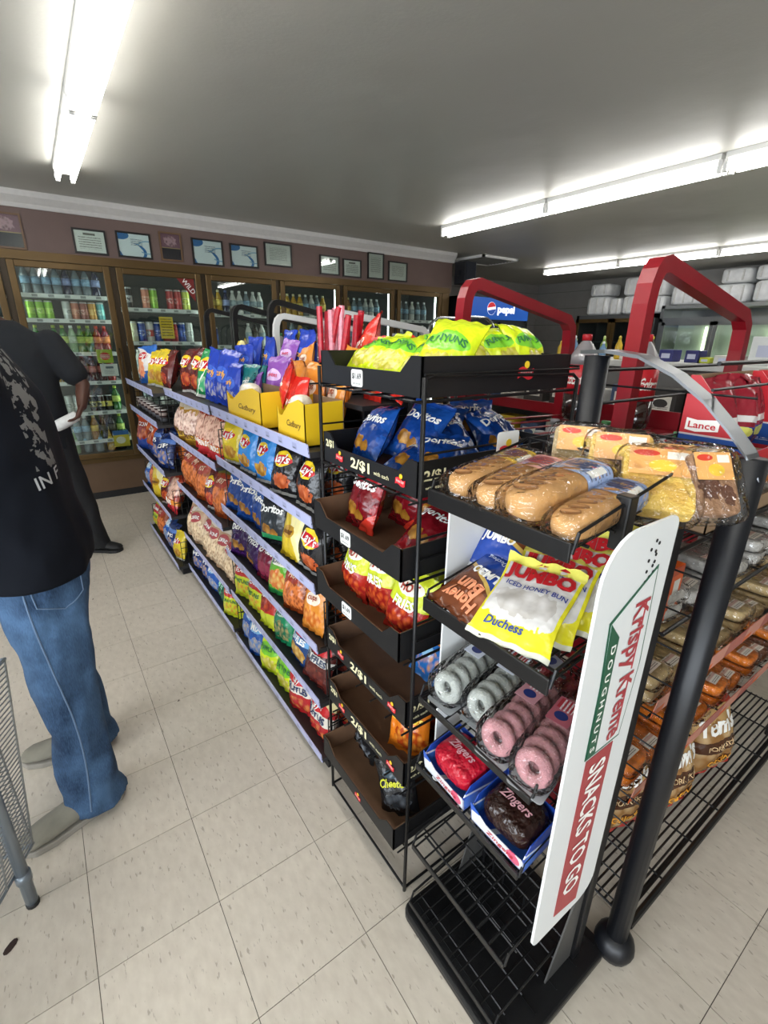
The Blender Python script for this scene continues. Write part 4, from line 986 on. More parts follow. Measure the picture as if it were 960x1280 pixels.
# top tray: neon yellow bags, two ranks
for i, (x, y, dz, yaw, lean, roll, sc) in enumerate((
        (.655, 1.055, .018, -95, -58, -14, .84), (.65, .965, .018, -80, -60, 8, .86), (.66, .87, .012, -108, -54, -10, .84), (.675, .79, .008, -66, -38, 8, .86),
        (.77, 1.03, .03, -80, -66, 18, .88), (.765, .87, .03, -48, -60, -16, .86), (.85, .98, .035, -60, -64, 22, .88), (.845, .80, .022, -22, -56, -20, .86), (.93, .90, .035, -30, -60, 18, .88), (.97, .80, .02, -6, -50, -10, .86), (1.01, .93, .032, -24, -58, 24, .86), (1.035, .79, .012, 8, -40, 6, .84))):
    lab = ['neon yellow bag at the far corner of the top tray', 'neon yellow bag second along the top tray front', 'neon yellow bag third along the top tray front', 'upright neon yellow bag with green name at the near corner of the top tray', 'neon yellow bag in the far middle of the top tray', 'neon yellow bag behind the upright one in the top tray', 'neon yellow bag in the centre of the top tray heap', 'neon yellow bag along the near side of the top tray', 'neon yellow bag second from the right in the top tray', 'neon yellow bag third from the right in the top tray', 'neon yellow bag at the rear right of the top tray', 'neon yellow bag at the right end of the top tray'][i]
    tray_bag(0, 'funyuns', x, y, dz, yaw, lean, roll, sc, lab)
for i, (x, y, dz, yaw, lean, roll, sc) in enumerate(((.655, 1.03, 0, -95, -34, -8, .84), (.73, .95, .015, -70, -40, 10, .86), (.645, .87, .0, -58, -70, 22, .80), (.70, .79, .0, -40, -62, 8, .84), (.83, .84, .015, -30, -58, -12, .86), (.86, 1.0, .02, -60, -50, 5, .84), (.96, .81, .01, -12, -60, 12, .84), (1.0, .97, .02, -40, -50, 0, .84), (1.03, .82, .02, 5, -52, -12, .82))):
    tray_bag(1, 'dor_blue', x, y, dz, yaw, lean, roll, sc, ['upright royal blue bag at the far front of the second tray', 'royal blue bag behind the far front one, second tray', 'royal blue bag lying flat at the front of the second tray', 'royal blue bag at the near corner of the second tray', 'royal blue bag in the middle of the second tray', 'royal blue bag at the far middle of the second tray', 'royal blue bag at the right near side of the second tray', 'royal blue bag at the right rear of the second tray', 'royal blue bag at the right end of the second tray'][i])
for i, (x, y, dz, yaw, lean, roll, sc) in enumerate(((.65, 1.03, 0, -92, -14, 0, .88), (.76, .97, 0, -88, -10, 5, .88), (.65, .80, .0, -75, -58, 6, .86), (.77, .85, .02, -60, -30, -8, .86), (.90, .83, .0, -40, -45, 10, .86), (.92, 1.0, 0, -70, -20, 0, .86))):
    tray_bag(2, 'dor_red', x, y, dz, yaw, lean, roll, sc, ['upright red bag at the far front of the third tray', 'red bag behind the upright red one, third tray', 'red bag lying at the near front of the third tray', 'red bag leaning in the middle of the third tray', 'red bag at the near right of the third tray', 'red bag at the far right of the third tray'][i])
for i, (x, y, dz, yaw, lean, roll, sc) in enumerate(((.64, 1.04, 0, -95, -6, 2, .86), (.645, .92, 0, -88, -8, -4, .86), (.63, .80, 0, -78, -12, 5, .86), (.75, .88, 0, -80, -12, 0, .86), (.77, 1.02, 0, -90, -10, 0, .86), (.85, .80, 0, -30, -30, 8, .82))):
    tray_bag(3, 'chester', x, y, dz, yaw, lean, roll, sc, ['far front lime and red bag in the fourth tray', 'middle front lime and red bag in the fourth tray', 'near front lime and red bag in the fourth tray', 'lime and red bag in the middle of the fourth tray rear row', 'lime and red bag at the far rear of the fourth tray', 'lime and red bag by the near side of the fourth tray'][i])
for i, (key, x, y, dz, yaw, lean, roll, sc) in enumerate((('che_blue', .75, 1.04, 0, -92, -22, 0, .84), ('che_blue', .74, .83, 0, -85, -32, 4, .88), ('che_blue', .87, .80, 0, -40, -60, 0, .85), ('che_blue', .93, .98, 0, -80, -30, 0, .84))):
    tray_bag(4, key, x, y, dz, yaw, lean, roll, sc, ['blue and orange bag at the far end of the fifth tray', 'blue and orange bag at the near front of the fifth tray', 'blue and orange bag lying by the near side of the fifth tray', 'blue and orange bag at the rear of the fifth tray'][i])
for i, (key, x, y, dz, yaw, lean, roll, sc) in enumerate((('che_red', .78, 1.04, 0, -92, -25, 0, .84), ('che_orange', .66, .80, .0, -70, -24, -8, .86), ('che_red', .77, .80, 0, -50, -30, 0, .86), ('che_orange', .92, .90, 0, -60, -30, 0, .86))):
    tray_bag(5, key, x, y, dz, yaw, lean, roll, sc, ['dark red bag at the far end of the sixth tray', 'orange bag at the near front corner of the sixth tray', 'dark red bag behind the orange one, sixth tray', 'orange bag at the rear of the sixth tray'][i])
for i, (key, x, y, dz, yaw, lean, roll, sc) in enumerate((('smart_black', .67, 1.05, .0, -95, -14, 4, .86), ('smart_black', .72, .93, 0, -88, -16, -6, .9), ('che_black', .64, .79, 0, -60, -20, -20, .82))):
    tray_bag(6, key, x, y, dz, yaw, lean, roll, sc, ['black popcorn bag at the far end of the lowest tray', 'black popcorn bag in the middle of the lowest tray', 'black bag with yellow name at the near corner of the lowest tray'][i])

# ================================================================== DOUGHNUT STAND
kk = thing('doughnut_stand', (0.75, 0.48, 0), 'black doughnut display stand with white sign panels and wire shelves', 'display stand')
M_BPLAS = mat('black_plastic', '#101113', 0.38, vary=.1, bump=.08, bscale=160)
M_SIGNW = mat('sign_white', '#dcdedd', .35)
bb = MB(); bb.prism(rrect(.555, .945, .285, .675, .03), (0, 0, .0), (1, 0, 0), (0, 1, 0), (0, 0, .028))
bb.build('base', M_BPLAS, kk, bevel=.006)
for x in (.60, .68, .76, .84, .92):
    MB().box(x - .0015, x + .0015, .31, .655, .028, .030).build('base_rib', M_BLKEN, kk)
for yy in (.40, .50, .60): MB().box(.575, .93, yy - .0015, yy + .0015, .028, .030).build('base_rib', M_BLKEN, kk)
for yy in (.335, .645): MB().box(.845, .875, yy - .012, yy + .012, .028, 1.255).build('post', M_BLKEN, kk, bevel=.003)
for yy in (.335, .645):
    MB().prism([(0, 0), (.10, 0), (.012, .34), (0, .34)], (.845, yy - .002, .03), (-1, 0, 0), (0, 0, 1), (0, .004, 0)).build('gusset', mat('grey_gusset', '#5b5a58', .4, metal=.4), kk)
SHZ = [1.245, 1.01, .765, .565, .285, .06]
FX = .572
for i, z in enumerate(SHZ):
    rise = .035 if i < 5 else .01
    depth = .27 if i < 5 else .24
    s = MB()
    y0, y1 = .345, .655
    h = .028 if i in (0, 1) else .016
    lip = MB().box(FX - .006, FX, y0, y1, z - h * .5, z + h * .5 + (.004 if i < 2 else 0)).build('shelf_lip', M_BLKEN, kk, bevel=.002)
    w = MB()
    for k in range(9):
        yy = y0 + .008 + (y1 - y0 - .016) * k / 8
        w.tube([(FX - .004, yy, z), (FX + depth, yy, z + rise), (FX + depth, yy, z + rise + .05)], .0026, 6)
    for k in range(4):
        xx = FX + depth * (k + .6) / 4; w.tube([(xx, y0, z + rise * (k + .6) / 4 - .004), (xx, y1, z + rise * (k + .6) / 4 - .004)], .003, 6)
    w.tube([(FX + depth, y0, z + rise + .05), (FX + depth, y1, z + rise + .05)], .003, 6)
    for yy in (y0, y1):
        w.tube([(FX, yy, z), (FX + .01, yy, z + .03), (FX + depth - .01, yy, z + rise + .045), (FX + depth, yy, z + rise + .05)], .003, 6)
    w.build('wire_shelf', M_WIRE, lip)
MB().box(.69, .715, .335, .36, 1.22, 1.31).build('bracket', M_BLKEN, kk, bevel=.003)
# sign panels at both ends
def sign_panel(yf, x0, x1, z0, z1, rs, front):
    p = MB().prism(rrect(x0, x1, z0, z1, rs, 6), (0, yf, 0), (1, 0, 0), (0, 0, 1), (0, .005, 0)).build('sign_panel', M_SIGNW, kk)
    return p
sign_panel(.672, .645, .80, .43, 1.25, (.03, .05, .04, .02), False)
sp_ = sign_panel(.292, .568, .762, .43, 1.285, (.02, .05, .02, .075), True)
yf = .2915
M_GRN = mat('sign_green', '#17553b', .4); M_SRED = mat('sign_red', '#a8323b', .4); M_SRED2 = mat('sign_red_band', '#a5373c', .4)
down, right_ = Vector((0, 0, -1)), Vector((1, 0, 0))
# rotated bow-tie outline: long axis runs down the panel, tops of the letters to the right
def hexa(s):   # (along down, across right) coordinates
    return [(-.185 * s - .0, .052 * s), (-.0, .066 * s), (.150 * s, .05 * s), (.150 * s, -.052 * s), (.0, -.052 * s), (-.12 * s, -.062 * s)]
zc, xc = 1.025, .672
o_ = Vector((xc, yf, zc))
MB().prism(hexa(1.0), o_, down, right_, (0, -.0008, 0)).build('logo_outline', M_GRN, sp_)
MB().prism([(a * .965, b * .93) for a, b in hexa(1.0)], o_ + Vector((0, -.0007, 0)), down, right_, (0, -.0008, 0)).build('logo_field', M_SIGNW, sp_)
MB().prism([(-.118, -.058), (-.085, -.028), (.145, -.026), (.145, -.05), (0, -.05)], o_ + Vector((0, -.0014, 0)), down, right_, (0, -.0008, 0)).build('logo_band', M_GRN, sp_)
t = MB(); put_text(t, 'D O U G H N U T S', flat_fn(o_ + Vector((-.0395, -.0025, -.03)), down, right_), .21, .013, .02); t.build('lettering', M_INKW, sp_)
t = MB(); put_text(t, 'Krispy Kreme', flat_fn(o_ + Vector((.018, -.0025, -.003)), down, right_), .27, .058, .02)
t.prism([(-.13, -.0015), (.0, -.0015), (.0, .0015), (-.13, .0015)], o_ + Vector((.036, -.0018, -.0)), down, right_, (0, -.0008, 0)); t.prism([(.01, -.0015), (.13, -.0015), (.13, .0015), (.01, .0015)], o_ + Vector((.034, -.0018, 0)), down, right_, (0, -.0008, 0))
t.build('lettering', M_SRED, sp_)
MB().prism([(.155, -.046), (.555, -.046), (.57, .03), (.155, .034)], o_, down, right_, (0, -.0008, 0)).build('sign_band', M_SRED2, sp_)
t = MB(); put_text(t, 'SNACKS TO GO', flat_fn(o_ + Vector((-.006, -.0016, -.345)), down, right_), .34, .05, .02); t.build('lettering', M_INKW, sp_)
for i in range(12):
    MB().prism([(.003 * math.cos(a), .003 * math.sin(a)) for a in [2 * PI * k / 8 for k in range(8)]], (.70 + .012 * math.sin(i * 2.2), yf, 1.255 - i * .006), (1, 0, 0), (0, 0, 1), (0, -.0006, 0)).build('bolt_hole', M_BLACK, sp_)

# --- goods on the doughnut stand
M_WRAP = clear_mat('cellophane', gloss=.06, rough=.06, bump=.9, bscale=45, fres=1.1)
M_CRUST = mat('baked_crust', '#b98a52', .55, vary=.3, bump=.3, bscale=60, nscale=26)
M_CRUSTD = mat('crust_slash', '#96683a', .7)
def loaf(x0, x1, y, z, r, bandcol, acc, label, tilt=0):
    t = thing('wrapped_pastry', ((x0 + x1) / 2, y, z), label, 'pastry', 'wrapped long pastries')
    xm, L = (x0 + x1) / 2, x1 - x0
    MB().superell((0, 0, r * .8), (L / 2, r * 1.15, r * .8), .55, .6, 22, 10).build('pastry', M_CRUST, t, smooth=True, local=True)
    for k in range(6):
        xx = -L * .38 + k * L * .1
        MB().superell((xx, 0, r * 1.56), (.006, r * .55, .004), .8, .8, 10, 6, Matrix.Rotation(.5, 3, 'Z')).build('slash', M_CRUSTD, t, smooth=True, local=True)
    xb = L * .22
    def ell(s): return [(s * r * 1.16 * math.copysign(abs(math.cos(a)) ** .6, math.cos(a)), r * .8 + s * r * .81 * math.copysign(abs(math.sin(a)) ** .55, math.sin(a))) for a in [2 * PI * k / 28 for k in range(28)]]
    b = MB()
    e = ell(1.03)
    i0 = b.add([(xb - .03, p[0], p[1]) for p in e]); i1 = b.add([(xb + .035, p[0], p[1]) for p in e])
    for k in range(28): 
        u0, u1 = k / 28, (k + 1) / 28
        b.face([i0 + k, i1 + k, i1 + (k + 1) % 28, i0 + (k + 1) % 28], [(u0, 0), (u0, 1), (u1, 1), (u1, 0)])
    b.build('label_band', pmat('band_' + bandcol, bandcol, [('ell', .25, .6, .07, .3, acc), ('lines', .05, .45, .1, .9, 7, '#5a5f74'), ('rect', .33, .42, .2, .8, '#e8e6de')], rough=.3), t, smooth=True, local=True)
    MB().superell((0, 0, r * .83), (L / 2 + .018, r * 1.26, r * .86), .5, .45, 24, 10).build('wrapper', M_WRAP, t, smooth=True, local=True)
    t.rotation_euler = (0, tilt, random.uniform(-.06, .06))
    return t
random.seed(8)
zz = SHZ[0] + .018
loaf(.585, .795, .600, zz, .032, '#d8b53a', '#8a3f1c', 'wrapped pastry with a yellow label band on the top doughnut stand shelf', -.13)
loaf(.58, .79, .530, zz, .032, '#e0a49a', '#b0382c', 'wrapped pastry with a pink label band on the top doughnut stand shelf', -.13)
loaf(.575, .785, .450, zz + .004, .037, '#9fb3d8', '#33406e', 'large wrapped pastry with a pale blue label band, top doughnut stand shelf', -.13)
loaf(.585, .795, .380, zz - .004, .029, '#8fa6d2', '#2c3a68', 'small wrapped pastry with a blue label band nearest the sign', -.13)
# flat cake slices standing at the back
def cake(x, y, yaw, lean, w, h, col, swirl, label):
    t = thing('wrapped_cake', (x, y, SHZ[0] + .018), label, 'cake slice', 'wrapped cake slices')
    MB().prism(rrect(-w / 2, w / 2, .004, h, .012), (0, -.014, 0), (1, 0, 0), (0, 0, 1), (0, .028, 0)).build('cake', pmat('cake_' + label[:12], col, [('blob', .35, .45, .25, .22, swirl), ('blob', .75, .3, .16, .16, swirl)], rough=.7, bump=.4, bscale=120), t, local=True, bevel=.004)
    lb = MB().prism([(-w * .42, h * .55), (w * .42, h * .55), (w * .42, h * .98), (-w * .42, h * .98)], (0, -.0165, 0), (1, 0, 0), (0, 0, 1), (0, -.0008, 0)).build('label_card', pmat('cake_label', '#e2a860', [('ell', .28, .8, .22, .12, '#cf3a24'), ('ell', .55, .35, .22, .22, '#e8c43a'), ('rect', .62, .95, .62, .9, '#ece6da')], rough=.35), t, local=True)
    MB().superell((0, 0, h / 2), (w / 2 + .014, .024, h / 2 + .01), .35, .5, 22, 10).build('wrapper', M_WRAP, t, smooth=True, local=True)
    t.rotation_euler = (math.radians(lean), 0, math.radians(yaw))
cake(.82, .515, -58, -34, .10, .12, '#b09a72', '#8a7448', 'banana cake slice farthest from the sign on the doughnut stand')
cake(.81, .425, -58, -38, .105, .125, '#d8b25c', '#54301c', 'marbled cake slice second from the far end, doughnut stand')
cake(.775, .335, -58, -50, .11, .13, '#d9b452', '#cfa548', 'plain yellow cake slice third from the far end, doughnut stand')
cake(.84, .32, -58, -46, .11, .125, '#d2a648', '#b98a3a', 'yellow cake slice behind the plain one beside the black pole')
cake(.85, .275, -35, -35, .07, .11, '#8f6a4c', '#5a3420', 'dark cake slice in a loose wrapper against the black pole')
# second shelf: honey bun pouches
kind('honey_blue', 'blue and brown honey bun pouch', '#22459c', [('diag', .3, 1, .62, '#6d3a20'), ('dstripe', .3, 1, .62, .025, '#d8b45a'), ('band', 0, .05, '#c8c8cc'), ('chips', .3, .75, .3, .14, '#c8794a', '#7c3f22', 6)], [('Honey', 0, .80, .7, '#e8946a', .04, .1), ('Bun', 0, .66, .5, '#e8946a', .04, .1), ('JUMBO', -.1, .40, .62, W_, .05, 0), ('Duchess', .25, .17, .4, '#c8d4ea', .01, .2)], w=.14, h=.19, t=.04, cat='pastry pouch', rough=.22)
kind('honey_yellow', 'yellow and white iced honey bun pouch', '#e9df2a', [('rect', .04, .96, .3, .9, '#dedbd6'), ('blob', .5, .3, .46, .1, '#dedbd6'), ('chips', .5, .45, .4, .16, '#e4e0dc', '#c4beb6', 6), ('band', 0, .05, '#d9d9c8'), ('band', .9, 1, '#efe86a')], [('JUMBO', 0, .78, .9, '#c4202a', .06, 0), ('ICED HONEY BUN', .08, .63, .8, '#2a3a8c', .02, 0), ('Duchess', -.2, .17, .5, '#22408c', .02, .2)], w=.155, h=.195, t=.026, cat='pastry pouch', rough=.22)
z2 = SHZ[1] + .008
for i, (k, x, y, dz, yaw, lean, roll, lab) in enumerate((
        ('honey_blue', .75, .575, .075, 84, -112, 0, 'blue and brown honey bun pouch at the front of the second shelf'),
        ('honey_blue', .72, .615, .035, -80, -40, 0, 'blue honey bun pouch standing behind the front one'),
        ('honey_blue', .79, .53, .03, -70, -50, 0, 'dark blue honey bun pouch at the rear of the second shelf'),
        ('honey_yellow', .576, .445, .010, -74, -62, 0, 'yellow iced honey bun pouch lying flat at the front'),
        ('honey_yellow', .632, .44, .012, -72, -57, 0, 'iced honey bun pouch second in the overlapping row'),
        ('honey_yellow', .688, .435, .014, -70, -52, 0, 'iced honey bun pouch third in the overlapping row'),
        ('honey_yellow', .742, .43, .018, -68, -47, 0, 'iced honey bun pouch fourth in the overlapping row'),
        ('honey_yellow', .79, .425, .022, -66, -42, 0, 'iced honey bun pouch at the back of the overlapping row'))):
    place_bag(k, (x, y, z2 + dz), yaw, lean, roll, 1.0, i % 3, lab, 'honey bun pouches on the second shelf')
# third shelf: sleeves of small doughnuts
def donut_mesh(name, m):
    b = MB(); R, r = .024, .0125; nu, nv = 18, 10
    ix = []
    for i in range(nu):
        a = 2 * PI * i / nu
        ix.append(b.add([(r * .95 * math.sin(c), (R + r * math.cos(c)) * math.cos(a), (R + r * math.cos(c)) * math.sin(a)) for c in [2 * PI * k / nv for k in range(nv)]]))
    for i in range(nu):
        A, B = ix[i], ix[(i + 1) % nu]
        for k in range(nv): b.face([A + k, B + k, B + (k + 1) % nv, A + (k + 1) % nv])
    return b.mesh(name, m, True)
DW = donut_mesh('doughnut', mat('powdered_white', '#b2b6b0', .8, vary=.15, bump=.4, bscale=200, nscale=40)); DPK = donut_mesh('doughnut', mat('pink_crumb', '#b98488', .8, vary=.25, bump=.5, bscale=260, nscale=60))
DRED = donut_mesh('doughnut', mat('dark_red_crumb', '#7c1c24', .7, vary=.2, bump=.4, bscale=200, nscale=50))
def sleeve(x, y, z, me, lab, yaw=0, cardcol='#c8cdd8'):
    t = thing('doughnut_sleeve', (x, y, z), lab, 'doughnuts', 'sleeves of small doughnuts')
    for k in range(6):
        o = bpy.data.objects.new('doughnut', me); COL.objects.link(o); o.parent = t
        o.location = (-.072 + k * .029, random.uniform(-.002, .002), .038); o.rotation_euler = (random.uniform(0, 3), .35, random.uniform(-.08, .08))
    MB().prism(rrect(-.105, .105, -.036, .036, .008), (0, 0, 0), (1, 0, 0), (0, 1, 0), (0, 0, .002)).build('tray', mat('clear_tray', '#8f9294', .2), t, local=True)
    MB().superell((0, 0, .04), (.108, .042, .041), .5, .4, 24, 10).build('wrapper', M_WRAP, t, smooth=True, local=True)
    MB().prism([(-.03, -.022), (.035, -.022), (.035, .022), (-.03, .022)], (.035, 0, .0815), (1, 0, 0), (0, 1, 0), (0, 0, .001)).build('label_card', pmat('sleeve_label_' + cardcol, cardcol, [('rect', .55, .95, .1, .9, '#9c2a34'), ('ell', .3, .5, .16, .3, '#27336b'), ('lines', .5, .95, .2, .8, 6, '#dedede')], rough=.3), t, local=True)
    t.rotation_euler = (0, -.13, yaw)
z3 = SHZ[2] + .018
sleeve(.685, .612, z3, DW, 'white powdered doughnut sleeve nearest the far sign panel', .05)
sleeve(.705, .532, z3, DW, 'second white powdered doughnut sleeve beside the pink ones', .08)
sleeve(.67, .452, z3, DPK, 'pink doughnut sleeve beside the white powdered ones', .06, '#b8848c')
sleeve(.67, .378, z3, DPK, 'pink doughnut sleeve nearest the front sign panel', .16, '#a85a66')
# fourth shelf: two open-front cake cartons and a deep red pack behind
def snack_carton(y, lab, red):
    x0, w, L, h = .578, .115, .135, .062
    z = SHZ[3] + .012
    t = thing('cake_carton', (x0 + w / 2, y, z), lab, 'cake carton', 'cake cartons on the fourth shelf')
    blue = pmat('carton_blue', '#2148a8', [('blob', .2, .3, .2, .3, '#3f74d0'), ('dstripe', .5, 1, .7, .05, '#dfe5f2')], rough=.3)
    wht = pmat('carton_white_front', '#dfe0e4', [('diag', -.5, 1, .62, '#2a58b8'), ('ell', .82, .3, .12, .26, '#4a2c1c' if not red else '#d8607c')], rough=.3)
    a, b_, c_, d = -w / 2, w / 2, -L / 2, L / 2
    MB().box(a, b_, c_, d, 0, .003).build('bottom', blue, t, local=True)
    MB().prism([(0, 0), (L, 0), (L, h * .55), (L * .75, h * .45), (L * .3, h * .45), (0, h * .9)], (a, d, 0), (0, -1, 0), (0, 0, 1), (.002, 0, 0)).build('front_panel', wht, t, local=True)
    MB().prism([(0, 0), (L, 0), (L, h), (0, h)], (b_, d, 0), (0, -1, 0), (0, 0, 1), (-.002, 0, 0)).build('back_panel', blue, t, local=True)
    for yy, dd in ((c_, .002), (d, -.002)):
        MB().prism([(0, 0), (w, 0), (w, h), (w * .2, h * .95), (0, h * .6)], (a, yy, 0), (1, 0, 0), (0, 0, 1), (0, dd, 0)).build('side_panel', blue, t, local=True)
    pm = pmat('pack_red' if red else 'pack_choc', '#b3172c' if red else '#2a1712', [('ell', .5, .5, .38, .2, '#cf2f48' if red else '#3d211a'), ('rect', .52, .62, .44, .56, '#dedede')], rough=.2, bump=.7, bscale=45)
    MB().superell((.004, 0, .042), (w / 2 - .008, L / 2 - .008, .032), .6, .5, 22, 10).build('wrapped_cakes', pm, t, smooth=True, local=True)
    x = MB(); put_text(x, 'Zingers', lambda u, v: Vector((.002 + v, -u, .0765 - 2.2 * (u * u) - 2.5 * v * v)), .075, .026, .02, .3); x.build('lettering', mat('ink_pinkish', '#e0a8b0', .4), t, local=True)
    x = MB(); put_text(x, 'Zingers', flat_fn((a - .001, -.01, h * .24), (0, -1, 0), (0, 0, 1)), .07, .017, .01, .3); x.build('lettering', mat('ink_c4202a', R_, .4), t, local=True)
    t.rotation_euler = (0, -.13, random.uniform(-.04, .04))
snack_carton(.567, 'blue and white cake carton with red wrapped cakes', True)
snack_carton(.412, 'blue and white cake carton with chocolate wrapped cakes', False)
for i, yy in enumerate((.585, .47)):
    sleeve(.79 , yy, SHZ[2] + .03, DRED, ['deep red doughnut sleeve behind the white ones', 'deep red doughnut sleeve behind the pink ones'][i], 1.5, '#8c8f9c')

# ================================================================== SNACK RACK FACING THE CAMERA SIDE (right of the doughnut stand)
lr = thing('snack_rack', (1.62, 0.44, 0), 'black tube and wire snack rack with a curved bar, right of the doughnut stand', 'rack')
M_POLE = mat('black_pole_paint', '#0b0d13', .42, spec=.5)
M_BAR = mat('grey_bar_metal', '#7d8084', .35, metal=.8)
for px in (.97, 2.30):
    p = MB().tube([(px, .284, .03), (px, .284, 1.345)], .0255, 16).build('pole', M_POLE, lr, smooth=True)
    MB().lathe([(.02, .07), (.033, .066), (.046, .05), (.05, .03), (.044, .008), (.03, 0)][::-1], 18, (px, .284, 0)).build('pole_foot', M_POLE, p, smooth=True)
    p = MB().tube([(px, .60, .03), (px, .60, 1.50)], .0255, 16).build('pole', M_POLE, lr, smooth=True)
    MB().lathe([(.02, .07), (.033, .066), (.046, .05), (.05, .03), (.044, .008), (.03, 0)][::-1], 18, (px, .60, 0)).build('pole_foot', M_POLE, p, smooth=True)
    pts = [(.60 + .03, 1.503), (.57, 1.506), (.50, 1.498), (.43, 1.468), (.37, 1.428), (.32, 1.382), (.285, 1.345), (.262, 1.31)]
    b = MB(); prev = None
    for k, (y, z) in enumerate(pts):
        hw = .026 if 0 < k < len(pts) - 1 else .016
        n = b.add([(px - hw, y, z), (px + hw, y, z), (px + hw, y + .002, z + .007), (px - hw, y + .002, z + .007)])
        if prev is not None:
            for j in range(4): b.face([prev + j, prev + (j + 1) % 4, n + (j + 1) % 4, n + j])
        else: b.face([n, n + 1, n + 2, n + 3])
        prev = n
    b.face([prev + 3, prev + 2, prev + 1, prev])
    b.build('curved_bar', M_BAR, lr)
LZ = [(.10, .268), (.45, .35), (.72, .35), (.94, .36), (1.13, .37), (1.29, .31)]
M_LIPP = pmat('shelf_lip_print', '#b9655a', [('vlines', 5, 0, 1, .5, '#d9907c'), ('vlines', 5, 0, .4, .2, '#e0632c')], rough=.25)
for i, (z, yf0) in enumerate(LZ):
    w = MB()
    n = 19 if i == 0 else 9
    for k in range(n):
        yy = yf0 + (.60 - yf0) * k / (n - 1); w.tube([(1.0, yy, z), (2.28, yy, z)], .0032, 5)
    for k in range(8):
        xx = 1.0 + 1.28 * k / 7; w.tube([(xx, yf0, z - .005), (xx, .60, z - .005)], .0032, 5)
    sw = w.build('wire_shelf', M_WIRE, lr)
    if i == 0:
        MB().tube([(.99, yf0, z), (2.29, yf0, z)], .009, 8).build('shelf_rail', M_BLKEN, sw)
        MB().tube([(.99, yf0 + .03, z - .03), (2.29, yf0 + .03, z - .03)], .006, 8).build('shelf_rail', M_BLKEN, sw)
        for xx in (1.1, 2.2):
            MB().tube([(xx, .33, 0.0), (xx, .33, z)], .008, 8).build('shelf_leg', M_BLKEN, sw); MB().tube([(xx, .56, 0.0), (xx, .56, z)], .008, 8).build('shelf_leg', M_BLKEN, sw)
    elif i in (1, 2):
        MB().prism([(0, 0), (1.27, 0), (1.27, .055), (0, .055)], (1.0, yf0 - .004, z), (1, 0, 0), (0, -.12, .99), (0, -.002, 0)).build('shelf_lip', M_LIPP, sw)
    else:
        MB().tube([(.99, yf0, z), (2.29, yf0, z)], .005, 8).build('shelf_rail', M_BLKEN, sw)
sw_ = MB()
for k in range(16):
    z = .12 + k * .088; sw_.tube([(1.0, .31, z), (1.0, .60, z)], .0022, 5)
for z in (1.40, 1.47): sw_.tube([(.97, .595, z), (2.3, .595, z)], .004, 6)
sw_.tube([(.97, .37, 1.495), (2.3, .37, 1.495)], .004, 6); sw_.tube([(.97, .37, 1.45), (2.3, .37, 1.45)], .003, 6)
sw_.build('side_wires', M_WIRE, lr)
for yy in (.395, .41): MB().tube([(1.0, yy, .08), (1.0, yy, 1.22)], .0045, 8).build('red_upright', M_RED, lr)
# goods: large pork skin bags on the lowest shelf
for i, (x, y, yaw, lab) in enumerate(((1.20, .43, -12, 'tan pork skin bag half hidden behind the black pole'), (1.42, .375, -8, 'tan pork skin bag beside the pole on the lowest shelf'), (1.68, .36, -14, 'tan pork skin bag farthest right on the lowest wire shelf'), (1.30, .53, 0, 'tan pork skin bag in the rear row of the lowest shelf'))):
    place_bag('toms', (x, y, .104), yaw, -10, random.uniform(-5, 5), .84, i % 3, lab, 'pork skin bags on the lowest wire shelf')
# cracker packs
def pack_mesh(nm, c1, c2, lab):
    b = MB(); b.superell((0, 0, .017), (.05, .07, .017), .35, .35, 20, 8)
    n0 = len(b.f)
    return b.mesh('pack_' + nm, mat('pack_' + nm, c1, .3, vary=.35, nscale=38, bump=.5, bscale=70), True)
PKS = {'orange': (pack_mesh('orange', '#d9761a', 0, 0), 'orange cracker pack'), 'beige': (pack_mesh('beige', '#c2a878', 0, 0), 'beige cookie pack'), 'silver': (pack_mesh('silver', '#b5b2ac', 0, 0), 'silver wrapped cake pack'), 'brown': (pack_mesh('brown', '#7a4626', 0, 0), 'brown wafer pack')}
PK_WRAP = MB().superell((0, 0, .018), (.056, .078, .019), .3, .3, 20, 8).mesh('pack_wrapper', M_WRAP, True)
PK_LAB = MB().box(-.03, .03, -.05, -.02, .0362, .0368).mesh('pack_label', pmat('pack_label', '#e6ddd0', [('band', .6, .9, '#c8a294'), ('lines', .1, .9, .1, .4, 6, '#6a6460')], rough=.35))
random.seed(33)
def pack(kd, x, y, z, yaw, lean, lab):
    me, w = PKS[kd]
    o = bpy.data.objects.new('snack_pack', me); COL.objects.link(o)
    o.matrix_world = Matrix.Translation((x, y, z)) @ Matrix.Rotation(yaw, 4, 'Z') @ Matrix.Rotation(lean, 4, 'X')
    for nm, m2 in (('wrapper', PK_WRAP), ('label', PK_LAB)):
        c = bpy.data.objects.new(nm, m2); COL.objects.link(c); c.parent = o
    tag(o, lab, 'snack pack', 'packs on the snack rack shelves')
SW = {1: 'second lowest', 2: 'third lowest', 3: 'fourth lowest', 4: 'fifth lowest'}
for si, kd in ((1, 'orange'), (2, 'beige'), (3, 'silver')):
    z, y0 = LZ[si]
    for k in range(9):
        x = 1.07 + k * .125
        kk_ = kd if not (si == 1 and k > 6) else 'brown'
        pack(kk_, x, y0 + .085, z + .004, random.uniform(-.08, .08), 0, '%s, %s from the pole, %s wire shelf' % (PKS[kk_][1], ORD[k], SW[si]))
    for k in range(0, 9, 2):
        x = 1.07 + k * .125
        pack(kd, x, y0 + .085, z + .042, random.uniform(-.1, .1), 0, '%s stacked %s from the pole, upper layer, %s wire shelf' % (PKS[kd][1], ORD[k // 2], SW[si]))
ctray = thing('card_tray', (1.6, .46, 1.134), 'brown open cardboard tray on the shelf below the red box', 'tray')
cb = MB(); cb.box(1.12, 2.2, .375, .56, 1.134, 1.138)
